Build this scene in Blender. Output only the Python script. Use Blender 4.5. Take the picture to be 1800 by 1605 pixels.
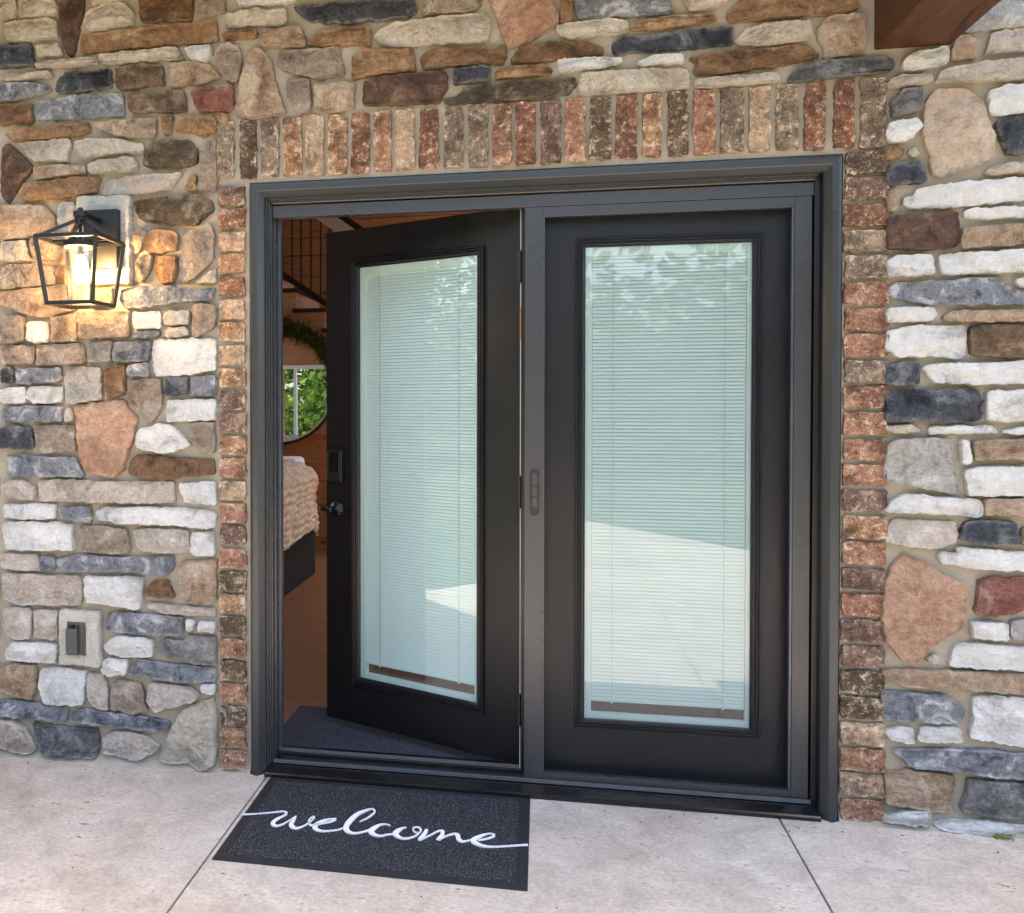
import bpy, bmesh, math, random
from mathutils import Vector, Matrix, noise
random.seed(7)
R = math.radians
for o in list(bpy.data.objects): bpy.data.objects.remove(o)
scene = bpy.context.scene
C = scene.collection

# ---------------------------------------------------------------- camera
F, PX, PY = 1682.0, 604.74, 735.12          # focal length and principal point of the photograph, in its own pixels
YAW, PITCH, ROLL = -0.20404, -0.0179018, -0.00143
cam_d = bpy.data.cameras.new('camera')
cam = bpy.data.objects.new('camera', cam_d); C.objects.link(cam)
cam_d.sensor_width = 36; cam_d.sensor_fit = 'HORIZONTAL'
cam_d.lens = F / 1800 * 36
cam_d.shift_x = (900 - PX) / 1800
cam_d.shift_y = -(802.5 - PY) / 1800
cam_d.clip_start = 0.02; cam_d.clip_end = 500
fwd = Vector((math.sin(YAW) * math.cos(PITCH), math.cos(YAW) * math.cos(PITCH), math.sin(PITCH)))
right0 = Vector((math.cos(YAW), -math.sin(YAW), 0)); up0 = right0.cross(fwd)
rt = right0 * math.cos(ROLL) + up0 * math.sin(ROLL); up = up0 * math.cos(ROLL) - right0 * math.sin(ROLL)
m3 = Matrix((rt, up, -fwd)).transposed()
cam.matrix_world = Matrix.Translation((1.01544, -3.26727, 1.33754)) @ m3.to_4x4()
scene.camera = cam

# ---------------------------------------------------------------- sky, sun, exposure
SUN_EL, SUN_AZ = R(80), R(24)              # high sun just behind the house: wall and doorstep lie in open shade, the patio beyond is sunlit
world = bpy.data.worlds.new('World'); scene.world = world; world.use_nodes = True
wn = world.node_tree
bg = wn.nodes['Background']
sky = wn.nodes.new('ShaderNodeTexSky'); sky.sky_type = 'NISHITA'; sky.sun_disc = False
sky.sun_elevation = SUN_EL; sky.sun_rotation = SUN_AZ
sky.air_density = 1.0; sky.dust_density = 3; sky.ozone_density = 1.0
wn.links.new(sky.outputs[0], bg.inputs[0]); bg.inputs[1].default_value = 0.15
sd = bpy.data.lights.new('sun', 'SUN'); sd.energy = 3.6; sd.angle = R(0.6); sd.color = (1, .95, .88)
sun = bpy.data.objects.new('sun', sd); C.objects.link(sun)
sdir = Vector((math.sin(SUN_AZ) * math.cos(SUN_EL), math.cos(SUN_AZ) * math.cos(SUN_EL), math.sin(SUN_EL)))
sun.rotation_euler = sdir.to_track_quat('Z', 'Y').to_euler(); sun.location = (0, 0, 12)
scene.view_settings.view_transform = 'Standard'; scene.view_settings.look = 'None'
scene.view_settings.exposure = 2.62; scene.view_settings.gamma = 1.0; scene.view_settings.use_curve_mapping = False
scene.view_settings.use_white_balance = True; scene.view_settings.white_balance_temperature = 7250; scene.view_settings.white_balance_tint = 10
scene.render.engine = 'CYCLES'
cy = scene.cycles
cy.use_denoising = True; cy.max_bounces = 10; cy.diffuse_bounces = 5; cy.glossy_bounces = 5; cy.transparent_max_bounces = 24
cy.caustics_reflective = False; cy.caustics_refractive = False
cy.sample_clamp_indirect = 8

# ---------------------------------------------------------------- materials
def lin(c):
    return tuple((v / 255 / 12.92 if v / 255 <= .04045 else ((v / 255 + .055) / 1.055) ** 2.4) for v in c) + (1,)
class NT:
    def __init__(s, name):
        s.m = bpy.data.materials.new(name); s.m.use_nodes = True
        s.t = s.m.node_tree; s.b = s.t.nodes['Principled BSDF']; s.out = s.t.nodes['Material Output']
    def n(s, k, **kw):
        o = s.t.nodes.new(k)
        for a, v in kw.items(): setattr(o, a, v)
        return o
    def l(s, a, b): s.t.links.new(a, b)
    def coords(s, scale=(1, 1, 1), per_object=True):
        tc = s.n('ShaderNodeTexCoord'); mp = s.n('ShaderNodeMapping'); mp.inputs['Scale'].default_value = scale
        s.l(tc.outputs['Object'], mp.inputs['Vector'])
        if per_object:
            oi = s.n('ShaderNodeObjectInfo'); mu = s.n('ShaderNodeMath', operation='MULTIPLY'); mu.inputs[1].default_value = 77
            s.l(oi.outputs['Random'], mu.inputs[0])
            cb = s.n('ShaderNodeCombineXYZ')
            for i in range(3): s.l(mu.outputs[0], cb.inputs[i])
            s.l(cb.outputs[0], mp.inputs['Location'])
        return mp.outputs['Vector']
    def noise(s, vec, scale, detail=5, rough=.6, dist=0.):
        o = s.n('ShaderNodeTexNoise'); o.inputs['Scale'].default_value = scale; o.inputs['Detail'].default_value = detail
        o.inputs['Roughness'].default_value = rough; o.inputs['Distortion'].default_value = dist
        s.l(vec, o.inputs['Vector']); return o.outputs['Fac']
    def ramp(s, fac, stops):
        o = s.n('ShaderNodeValToRGB'); e = o.color_ramp.elements
        while len(e) < len(stops): e.new(.5)
        for i, (p, c) in enumerate(stops): e[i].position = p; e[i].color = c if len(c) == 4 else lin(c)
        s.l(fac, o.inputs['Fac']); return o.outputs['Color']
    def mix(s, fac, a, b, mode='MIX'):
        o = s.n('ShaderNodeMix', data_type='RGBA', blend_type=mode)
        for sock, v in ((o.inputs[0], fac), (o.inputs[6], a), (o.inputs[7], b)):
            if isinstance(v, (int, float)): sock.default_value = v
            elif isinstance(v, tuple): sock.default_value = v
            else: s.l(v, sock)
        return o.outputs[2]
    def bump(s, h, strength=.4, dist=.01, prev=None):
        o = s.n('ShaderNodeBump'); o.inputs['Strength'].default_value = strength; o.inputs['Distance'].default_value = dist
        s.l(h, o.inputs['Height'])
        if prev is not None: s.l(prev, o.inputs['Normal'])
        return o.outputs['Normal']
    def fin(s, col=None, rough=None, normal=None, metal=None, spec=None):
        b = s.b
        for k, v in (('Base Color', col), ('Roughness', rough), ('Normal', normal), ('Metallic', metal), ('Specular IOR Level', spec)):
            if v is None: continue
            if isinstance(v, (int, float)): b.inputs[k].default_value = v
            elif isinstance(v, tuple): b.inputs[k].default_value = v
            else: s.l(v, b.inputs[k])
        return s.m
G1, G0 = (1, 1, 1, 1), (0, 0, 0, 1)
def grey(v): return (v, v, v, 1)

def stone_mat(name, a, b, c, blotch=9, edge=(205, 190, 168), edge_amt=.5):
    def soft(c_, k=.68):
        g = sum(c_) / 3; return tuple(min(255, (g + (q - g) * k) * 1.02) for q in c_)
    a, b, c = soft(a), soft(b), soft(c)
    t = NT(name); v = t.coords()
    n1 = t.noise(v, blotch, 7, .66, .7)
    col = t.ramp(n1, [(.36, c), (.46, a), (.53, a), (.62, b)])
    n2 = t.noise(v, 42, 8, .78)
    col = t.mix(.9, col, t.ramp(n2, [(.30, grey(.20)), (.5, grey(.54)), (.68, grey(.84))]), 'SOFT_LIGHT')
    n3 = t.noise(v, 150, 5, .8)
    col = t.mix(.9, col, t.ramp(n3, [(.3, grey(.24)), (.5, grey(.53)), (.7, grey(.78))]), 'SOFT_LIGHT')
    # thin dark cracks and bedding seams
    wv = t.noise(t.coords((5, 5, 26)), 2.0, 6, .65, 1.5)
    col = t.mix(t.ramp(wv, [(.485, G0), (.5, grey(.38)), (.515, G0)]), col, t.mix(1., col, (.35, .32, .3, 1), 'MULTIPLY'))
    # worn pale arris, broken up by noise
    at = t.n('ShaderNodeAttribute', attribute_name='rim')
    mu = t.n('ShaderNodeMath', operation='MULTIPLY'); t.l(at.outputs['Fac'], mu.inputs[0])
    t.l(t.ramp(t.noise(v, 28, 5, .7), [(.40, G0), (.58, G1)]), mu.inputs[1])
    m2 = t.n('ShaderNodeMath', operation='MULTIPLY'); t.l(mu.outputs[0], m2.inputs[0]); m2.inputs[1].default_value = edge_amt
    col = t.mix(m2.outputs[0], col, lin(edge))
    nm = t.bump(wv, .4, .02); nm = t.bump(n2, 1., .024, nm); nm = t.bump(n3, .8, .006, nm)
    return t.fin(col, .88, nm, spec=.25)
SM = dict(
 W=stone_mat('white_stone', (232, 230, 226), (245, 244, 241), (190, 187, 181), 8, (225, 220, 210)),
 C=stone_mat('cream_stone', (208, 192, 168), (224, 212, 192), (182, 164, 138), 7, (222, 208, 186)),
 Y=stone_mat('light_grey_stone', (176, 171, 164), (208, 204, 197), (146, 142, 138), 8, (214, 208, 198)),
 T=stone_mat('tan_stone', (186, 150, 116), (210, 182, 152), (146, 112, 82), 9),
 N=stone_mat('taupe_stone', (160, 138, 118), (192, 172, 154), (126, 104, 86), 9),
 B=stone_mat('brown_stone', (136, 92, 58), (164, 122, 84), (94, 64, 44), 9, (176, 146, 112)),
 O=stone_mat('ochre_stone', (168, 118, 76), (198, 156, 114), (128, 84, 52), 10, (208, 170, 126)),
 D=stone_mat('dark_slate_stone', (66, 72, 84), (112, 117, 126), (38, 42, 50), 9, (170, 168, 164), .7),
 S=stone_mat('mottled_slate_stone', (128, 134, 146), (196, 198, 204), (72, 78, 92), 11, (200, 198, 194), .6),
 G=stone_mat('grey_stone', (128, 126, 125), (164, 160, 156), (90, 90, 94), 9, (186, 180, 172)),
 H=stone_mat('charcoal_stone', (96, 98, 102), (138, 140, 142), (62, 66, 72), 9, (160, 158, 152)),
 P=stone_mat('salmon_stone', (206, 150, 114), (222, 180, 148), (186, 126, 90), 6, (226, 194, 168)),
 Q=stone_mat('pale_peach_stone', (212, 180, 152), (222, 196, 172), (194, 158, 128), 6, (222, 198, 174)),
 R=stone_mat('red_stone', (152, 84, 68), (184, 128, 112), (122, 62, 52), 9, (196, 160, 140)),
 K=stone_mat('olive_brown_stone', (92, 78, 58), (150, 128, 100), (52, 44, 34), 10, (160, 140, 112)),
 M=stone_mat('brown_and_black_stone', (124, 92, 64), (156, 126, 98), (64, 60, 60), 12, (176, 160, 138)),
 U=stone_mat('umber_stone', (104, 72, 58), (140, 100, 74), (70, 54, 52), 10, (150, 122, 98)),
 V=stone_mat('pale_rose_stone', (202, 182, 166), (220, 206, 194), (180, 156, 136), 8, (224, 214, 202)),
 X=stone_mat('tan_and_slate_stone', (168, 142, 118), (200, 176, 150), (84, 84, 90), 12, (206, 184, 158)),
)
def brick_mat(name, a, b, c, cream=.5):
    def soft(c_, k=.76):
        g = sum(c_) / 3; return tuple(g + (q - g) * k for q in c_)
    a, b, c = soft(a), soft(b), soft(c)
    t = NT(name); v = t.coords()
    n1 = t.noise(v, 24, 8, .75, .2)
    col = t.ramp(n1, [(.30, c), (.47, a), (.55, a), (.70, b)])
    n2 = t.noise(v, 230, 4, .75)
    col = t.mix(.9, col, t.ramp(n2, [(.34, grey(.24)), (.5, grey(.54)), (.66, grey(.80))]), 'SOFT_LIGHT')
    n6 = t.noise(v, 55, 8, .85)
    col = t.mix(t.ramp(n6, [(.545, G0), (.60, grey(.85))]), col, lin((214, 190, 160)))
    col = t.mix(t.ramp(n6, [(.39, grey(.85)), (.44, G0)]), col, lin((46, 36, 30)))
    ch = t.noise(v, 11, 6, .7, .3)                                  # kiln charring, a different patch on every brick
    col = t.mix(t.ramp(ch, [(.50, G0), (.62, grey(.62))]), col, lin((64, 50, 42)))
    col = t.mix(t.ramp(ch, [(.34, grey(.45)), (.44, G0)]), col, lin((206, 176, 146)))
    n4 = t.noise(v, 24, 8, .82, .25)                                # smears of pale mortar left on the face
    at = t.n('ShaderNodeAttribute', attribute_name='rim')
    ad = t.n('ShaderNodeMath', operation='MULTIPLY_ADD'); t.l(at.outputs['Fac'], ad.inputs[0]); ad.inputs[1].default_value = .07; t.l(n4, ad.inputs[2])
    col = t.mix(t.ramp(ad.outputs[0], [(.65 - .12 * cream, G0), (.70 - .11 * cream, grey(.85))]), col, lin((216, 196, 172)))
    n5 = t.noise(v, 60, 6, .7)
    col = t.mix(t.ramp(n5, [(.60, G0), (.72, grey(.75))]), col, lin((40, 30, 24)))
    nm = t.bump(n1, .7, .02); nm = t.bump(n6, .6, .008, nm); nm = t.bump(n2, .6, .004, nm)
    return t.fin(col, .9, nm, spec=.2)
BM = dict(
 k=brick_mat('dark_brown_brick', (96, 78, 60), (136, 112, 84), (62, 52, 44), .6),
 g=brick_mat('grey_brown_brick', (130, 110, 90), (164, 142, 116), (92, 80, 70), .7),
 t=brick_mat('tan_brick', (176, 142, 112), (204, 174, 142), (130, 104, 82), .8),
 o=brick_mat('orange_brown_brick', (164, 114, 78), (198, 154, 114), (94, 64, 46), .8),
 r=brick_mat('dark_red_brick', (138, 84, 62), (174, 124, 98), (72, 46, 38), .55),
 R=brick_mat('orange_red_brick', (164, 108, 80), (198, 152, 122), (92, 60, 48), .65),
 p=brick_mat('purple_brown_brick', (124, 92, 80), (160, 128, 110), (80, 60, 56), .45),
)
def mortar_mat():
    t = NT('tan_mortar'); v = t.coords(per_object=False)
    n1 = t.noise(v, 5, 6, .6); n2 = t.noise(v, 160, 5, .7)
    col = t.ramp(n1, [(.3, (148, 139, 124)), (.5, (160, 151, 136)), (.7, (172, 163, 149))])
    col = t.mix(.4, col, t.ramp(n2, [(.25, grey(.38)), (.75, grey(.62))]), 'OVERLAY')
    return t.fin(col, .93, t.bump(n2, .5, .003), spec=.15)
mortar = mortar_mat()
def plain(name, rgb, rough=.5, metal=0., spec=.5, var=.08, scale=40, bump=0., per_object=True):
    t = NT(name); v = t.coords(per_object=per_object)
    n = t.noise(v, scale, 5, .65)
    col = t.mix(1., lin(rgb), t.ramp(n, [(.25, grey(1 - var)), (.75, grey(1.0))]), 'MULTIPLY')
    rr = t.ramp(t.noise(v, scale * .3, 5, .6), [(.3, grey(max(.03, rough - .07))), (.7, grey(min(1, rough + .07)))])
    return t.fin(col, rr, t.bump(n, bump, .002) if bump else None, metal, spec)
alu = plain('charcoal_painted_aluminium', (54, 54, 57), .30, 0, .5, .06, 9)
casing_m = plain('charcoal_casing_paint', (48, 49, 51), .32, 0, .5, .08, 9)
blackmetal = plain('black_metal', (20, 20, 22), .42, 0, .5, .2, 60, .1)
doorpaint = plain('black_door_paint', (20, 19, 23), .34, 0, .45, .06, 9)
sillm = plain('black_sill_metal', (20, 21, 25), .22, 0, .6, .35, 24, .05)
railm = plain('worn_sill_rail', (92, 96, 104), .35, .6, .5, .3, 20, .1)
blackgap = plain('black_hole_shade', (10, 10, 11), .8, 0, .2)
whitestrip = plain('white_weatherstrip', (196, 196, 192), .6, 0, .3, .25, 16)
orange_m = plain('orange_tag', (176, 104, 30), .6)
whitevinyl = plain('white_blind_vinyl', (214, 226, 222), .5, 0, .4, .05, 12)
slat_m = plain('white_slat_aluminium', (222, 232, 229), .45, 0, .4, .04, 6)
cord_m = plain('pale_cord', (170, 180, 178), .8)
glossblack = plain('gloss_black_plastic', (10, 10, 12), .12, 0, .6)
white_paint = plain('white_paint', (232, 232, 228), .55, 0, .4, .08, 12)

def glass_mat(name, tint, r0=.045, rough=0.0):
    t = NT(name); t.t.nodes.remove(t.b)
    tr = t.n('ShaderNodeBsdfTransparent'); tr.inputs[0].default_value = tint
    gl = t.n('ShaderNodeBsdfGlossy'); gl.inputs['Roughness'].default_value = rough; gl.inputs[0].default_value = (1, 1, 1, 1)
    lwt = t.n('ShaderNodeLayerWeight'); lwt.inputs[0].default_value = .5
    p5 = t.n('ShaderNodeMath', operation='POWER'); t.l(lwt.outputs['Facing'], p5.inputs[0]); p5.inputs[1].default_value = 5
    fr = t.n('ShaderNodeMath', operation='MULTIPLY_ADD'); t.l(p5.outputs[0], fr.inputs[0]); fr.inputs[1].default_value = 1 - r0; fr.inputs[2].default_value = r0
    mx = t.n('ShaderNodeMixShader'); t.l(fr.outputs[0], mx.inputs[0]); t.l(tr.outputs[0], mx.inputs[1]); t.l(gl.outputs[0], mx.inputs[2])
    t.l(mx.outputs[0], t.out.inputs[0]); return t.m
pane_m = glass_mat('green_tinted_glass', (.925, .965, .957, 1), .06)
clear_m = glass_mat('clear_glass', (.97, .975, .97, 1), .04)

def mesh_mat():
    t = NT('fine_insect_mesh'); v = t.coords(per_object=False)
    df = t.n('ShaderNodeBsdfDiffuse'); t.l(t.ramp(t.noise(v, 3, 3), [(.3, (44, 45, 52)), (.7, (56, 58, 64))]), df.inputs[0])
    tr = t.n('ShaderNodeBsdfTransparent'); mx = t.n('ShaderNodeMixShader')
    mx.inputs[0].default_value = .09
    t.l(tr.outputs[0], mx.inputs[1]); t.l(df.outputs[0], mx.inputs[2]); t.l(mx.outputs[0], t.out.inputs[0]); return t.m
screen_m = mesh_mat()

def concrete_mat():
    t = NT('stamped_concrete'); v = t.coords((1, 1, 1), False)
    n0 = t.noise(v, 1.6, 5, .6, .5); n1 = t.noise(v, 7, 7, .68, .8)
    col = t.ramp(n0, [(.3, (160, 149, 136)), (.5, (172, 162, 152)), (.7, (178, 171, 164))])
    col = t.mix(.8, col, t.ramp(n1, [(.3, grey(.36)), (.5, grey(.5)), (.7, grey(.62))]), 'OVERLAY')
    n2 = t.noise(v, 70, 6, .75)
    col = t.mix(.8, col, t.ramp(n2, [(.3, grey(.34)), (.7, grey(.66))]), 'OVERLAY')
    # small dark pits stretched along the trowel direction, gathered in patches
    vp = t.coords((15, 34, 15), False); pits = t.noise(vp, 1.4, 3, .6, .4)
    pm = t.n('ShaderNodeMath', operation='MULTIPLY'); t.l(t.ramp(pits, [(.615, G0), (.66, G1)]), pm.inputs[0]); t.l(t.ramp(n1, [(.50, grey(.0)), (.64, grey(.9))]), pm.inputs[1])
    col = t.mix(pm.outputs[0], col, lin((84, 74, 68)))
    pale = t.noise(t.coords((30, 60, 30), False), 1.7, 4, .7, .5)
    pl = t.n('ShaderNodeMath', operation='MULTIPLY'); t.l(t.ramp(pale, [(.60, G0), (.66, grey(.6))]), pl.inputs[0]); t.l(t.ramp(n1, [(.45, G0), (.6, G1)]), pl.inputs[1])
    col = t.mix(pl.outputs[0], col, lin((214, 208, 202)))
    rust = t.noise(v, 3.1, 4, .7, 1.)
    col = t.mix(t.ramp(rust, [(.66, G0), (.80, grey(.5))]), col, lin((166, 128, 100)))
    nm = t.bump(n1, .35, .012); nm = t.bump(n2, .3, .003, nm); 
    inv = t.n('ShaderNodeMath', operation='SUBTRACT'); inv.inputs[0].default_value = 1; t.l(pm.outputs[0], inv.inputs[1])
    nm = t.bump(inv.outputs[0], .5, .003, nm)
    return t.fin(col, t.ramp(n1, [(.3, grey(.55)), (.7, grey(.78))]), nm, spec=.35)
concrete = concrete_mat()

def wood_mat(name, a, b, c, axis='x', rough=.6, ring=9):
    t = NT(name); sc = {'x': (1.2, 12, 12), 'y': (12, 1.2, 12), 'z': (12, 12, 1.2)}[axis]
    v = t.coords(sc)
    n1 = t.noise(v, 2.2, 7, .65, 1.0); n2 = t.noise(v, 14, 5, .7)
    col = t.ramp(n1, [(.28, c), (.45, a), (.58, a), (.74, b)])
    col = t.mix(.75, col, t.ramp(n2, [(.3, grey(.28)), (.7, grey(.68))]), 'OVERLAY')
    kn = t.noise(t.coords((3, 3, 5)), 2.3, 2, .5)
    col = t.mix(t.ramp(kn, [(.70, G0), (.76, grey(.7))]), col, lin((52, 26, 14)))
    return t.fin(col, rough, t.bump(n2, .35, .004), spec=.35)
logs = wood_mat('pine_log', (178, 124, 80), (204, 154, 110), (104, 64, 38))
panel_w = wood_mat('pale_pine_panel', (188, 146, 114), (206, 170, 140), (144, 104, 78))
beam_side = wood_mat('walnut_stained_timber', (72, 42, 22), (112, 72, 38), (28, 15, 8), 'y', .5)
floor_w = wood_mat('brown_stained_floor', (128, 90, 64), (156, 118, 90), (80, 52, 36), 'x', .45)
drywall = plain('pale_ceiling_paint', (206, 206, 208), .8, 0, .2)

# ---------------------------------------------------------------- helpers
def tag(o, label=None, cat=None, group=None, kind=None):
    for k, v in (('label', label), ('category', cat), ('group', group), ('kind', kind or ('thing' if label else None))):
        if v: o[k] = v
    return o
def link(name, me, mat=None, parent=None):
    o = bpy.data.objects.new(name, me); C.objects.link(o)
    if mat is not None:
        if not me.materials: me.materials.append(mat)
    if parent is not None: o.parent = parent
    return o
def empty(name, loc=(0, 0, 0), rz=0, parent=None):
    o = bpy.data.objects.new(name, None); C.objects.link(o); o.location = loc; o.rotation_euler[2] = rz
    o.empty_display_size = .1
    if parent: o.parent = parent
    return o
class MB:
    def __init__(s): s.bm = bmesh.new()
    def box(s, x0, x1, y0, y1, z0, z1):
        v = [s.bm.verts.new((x, y, z)) for x in (x0, x1) for y in (y0, y1) for z in (z0, z1)]
        for f in ((0, 1, 3, 2), (4, 6, 7, 5), (0, 4, 5, 1), (2, 3, 7, 6), (0, 2, 6, 4), (1, 5, 7, 3)): s.bm.faces.new([v[i] for i in f])
        return s
    def quad(s, *p):
        s.bm.faces.new([s.bm.verts.new(q) for q in p]); return s
    def prism(s, pts, axis, a, b, closed=True):
        def P(p, t): return {'x': (t, p[0], p[1]), 'y': (p[0], t, p[1]), 'z': (p[0], p[1], t)}[axis]
        A = [s.bm.verts.new(P(p, a)) for p in pts]; B = [s.bm.verts.new(P(p, b)) for p in pts]
        n = len(pts)
        for i in range(n if closed else n - 1):
            j = (i + 1) % n; s.bm.faces.new((A[i], A[j], B[j], B[i]))
        if closed: s.bm.faces.new(A[::-1]); s.bm.faces.new(B)
        return s
    def bar(s, a, b, w, h=None):
        a, b = Vector(a), Vector(b); h = h or w; d = (b - a).normalized()
        u = d.cross(Vector((0, 0, 1)))
        if u.length < 1e-3: u = Vector((1, 0, 0))
        u.normalize(); v = u.cross(d)
        A, B = [], []
        for su, sv in ((-1, -1), (1, -1), (1, 1), (-1, 1)):
            o = u * su * w / 2 + v * sv * h / 2
            A.append(s.bm.verts.new(a + o)); B.append(s.bm.verts.new(b + o))
        for i in range(4):
            j = (i + 1) % 4; s.bm.faces.new((A[i], A[j], B[j], B[i]))
        s.bm.faces.new(A[::-1]); s.bm.faces.new(B); return s
    def lathe(s, prof, c, axis='z', n=24, cap=True):
        rings = []
        for r, t in prof:
            ring = []
            for i in range(n):
                a = 2 * math.pi * i / n; x, y = r * math.cos(a), r * math.sin(a)
                p = {'z': (x, y, t), 'y': (x, t, y), 'x': (t, x, y)}[axis]
                ring.append(s.bm.verts.new(Vector(p) + Vector(c)))
            rings.append(ring)
        for A, B in zip(rings, rings[1:]):
            for i in range(n): s.bm.faces.new((A[i], A[(i + 1) % n], B[(i + 1) % n], B[i]))
        if cap:
            s.bm.faces.new(rings[0][::-1]); s.bm.faces.new(rings[-1])
        return s
    def mitre(s, prof, x0, x1, z0, z1, side, yoff=0., mb=True):
        # one length of moulding along one side of a rectangle; prof = (distance in from the edge, y)
        A, B = [], []
        for d, y in prof:
            y += yoff; zb = z0 + (d if mb else 0)
            a, b = {'left': ((x0 + d, y, zb), (x0 + d, y, z1 - d)), 'right': ((x1 - d, y, zb), (x1 - d, y, z1 - d)),
                    'top': ((x0 + d, y, z1 - d), (x1 - d, y, z1 - d)), 'bottom': ((x0 + d, y, z0 + d), (x1 - d, y, z0 + d))}[side]
            A.append(s.bm.verts.new(a)); B.append(s.bm.verts.new(b))
        n = len(prof)
        for i in range(n):
            j = (i + 1) % n; s.bm.faces.new((A[i], A[j], B[j], B[i]))
        s.bm.faces.new(A[::-1]); s.bm.faces.new(B); return s
    def build(s, name, mat, parent=None, bevel=0., smooth=False, seg=2):
        bm = s.bm
        bmesh.ops.recalc_face_normals(bm, faces=bm.faces)
        if bevel:
            es = [e for e in bm.edges if len(e.link_faces) == 2 and e.calc_face_angle(0) > .5]
            bmesh.ops.bevel(bm, geom=es, offset=bevel, segments=seg, profile=.6, affect='EDGES', clamp_overlap=True)
        me = bpy.data.meshes.new(name); bm.to_mesh(me); bm.free()
        if smooth:
            for p in me.polygons: p.use_smooth = True
        return link(name, me, mat, parent)

def fbm(p, s, o=4): return noise.fractal(Vector(p) * s, .9, 2.1, o)

# ---------------------------------------------------------------- the ground
H, W = 2.1075, 1.9355
patio = MB().box(-15, 15, -40, 0.02, -.3, -.03).build('patio', mortar)
tag(patio, kind='structure')
joints_x = [-8.5, -6.77, -5.06, -3.36, -1.65, .0567, 1.762, 3.468, 5.17, 6.88, 8.6]
joints_y = [0.02, -1.72, -3.43, -5.14, -6.85, -8.56, -10.3, -12, -14]
for i in range(len(joints_x) - 1):
    for j in range(len(joints_y) - 1):
        g = .0028
        MB().box(joints_x[i] + g, joints_x[i + 1] - g, joints_y[j + 1] + g, joints_y[j] - (g if j else 0), -.029, 0).build('slab', concrete, patio, .002, seg=1)
def grass_mat():
    t = NT('lawn_grass'); v = t.coords(per_object=False); n = t.noise(v, 1.5, 6); n2 = t.noise(v, 90, 3)
    col = t.ramp(n, [(.3, (48, 62, 34)), (.5, (58, 74, 40)), (.7, (72, 86, 50))])
    return t.fin(col, .9, t.bump(n2, .8, .03), spec=.2)
lawn = MB()
lawn.quad((2.76 + 60, -5.6 + 87.9, .012), (1.50 - 12.3, -7.46 - 18, .012), (-60, -60, .012), (60, -60, .012))
lawn_o = MB(); d = Vector((1.2627, 1.8455, 0)).normalized(); p0 = Vector((1.4987, -7.4605, .012)); nn = Vector((d.y, -d.x, 0))
a = p0 - d * 40; b = p0 + d * 12
lawn_o.quad(a, a + nn * 90, b + nn * 90, b)
lawn.bm.free(); tag(lawn_o.build('lawn', grass_mat()), kind='structure')
tag(MB().box(-90, 90, -90, 60, -1.2, -.31).build('ground', plain('earth', (96, 88, 66), .95)), kind='structure')
tag(MB().quad((-90, -90, -.02), (-14.9, -90, -.02), (-14.9, 40, -.02), (-90, 40, -.02)).build('lawn_side', lawn_o and bpy.data.materials['lawn_grass']), kind='structure')

tag(MB().quad((-60, -1.32, .010), (-2.1, -1.32, .010), (-3.9, -12, .010), (-60, -30, .010)).build('lawn_side', bpy.data.materials['lawn_grass']), kind='structure')

# ---------------------------------------------------------------- the stone wall
WX0, WX1, WZ = -6.0, 8.0, 5.2
HB = .004                                        # the masonry stops this far outside the door frame
win = (-2.72, -1.88, .80, 1.84)                  # the other window of this wall, beyond the picture, seen in the round mirror
wall = MB()
bm = wall.bm
def in_hole(x, z): return (-HB < x < W + HB and z < H + HB) or (win[0] < x < win[1] and win[2] < z < win[3])
xs = [-6, win[0], win[1], -1.2] ; x = -1.2
while x < -HB - .02: xs.append(x); x += .02
xs.append(-HB); x = 0.01
while x < W - .01: xs.append(x); x += .02
xs.append(W + HB); x = W + HB + .02
while x < 2.7: xs.append(x); x += .02
xs += [2.7, 8.0]
zs = []; z = 0.0
while z < H - .01: zs.append(z); z += .02
zs.append(H + HB); z = H + .025
while z < 3.0: zs.append(z); z += .02
zs += [win[2], win[3], 3.0, 5.2]
xs = sorted(set(round(v, 4) for v in xs)); zs = sorted(set(round(v, 4) for v in zs))
grid = {}
def gv(i, k):
    if (i, k) not in grid:
        x, z = xs[i], zs[k]
        y = fbm((x, 0, z), 9, 4) * .0022 + (.0 if z > .05 else -(.05 - z) ** 2 * 9)
        y += .009
        grid[(i, k)] = bm.verts.new((x, y, z))
    return grid[(i, k)]
for i in range(len(xs) - 1):
    for k in range(len(zs) - 1):
        cx, cz = (xs[i] + xs[i + 1]) / 2, (zs[k] + zs[k + 1]) / 2
        if not in_hole(cx, cz): bm.faces.new((gv(i, k), gv(i + 1, k), gv(i + 1, k + 1), gv(i, k + 1)))
# reveals of the two openings
for (x0, x1, z0, z1) in ((-HB, W + HB, 0, H + HB), win):
    for (ax, az, bx, bz) in ((x0, z0, x0, z1), (x0, z1, x1, z1), (x1, z1, x1, z0), (x1, z0, x0, z0)):
        if az == bz == 0: continue
        bm.faces.new([bm.verts.new(p) for p in ((ax, .006, az), (bx, .006, bz), (bx, .2, bz), (ax, .2, az))])
# (walls of the house beyond the openings)
bmesh.ops.recalc_face_normals(bm, faces=bm.faces)
me = bpy.data.meshes.new('stone_wall'); bm.to_mesh(me); bm.free()
for p in me.polygons: p.use_smooth = True
stone_wall = link('stone_wall', me, mortar)
tag(stone_wall, 'stone veneer house wall of white, tan and slate stones in tan mortar', 'wall')

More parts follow.
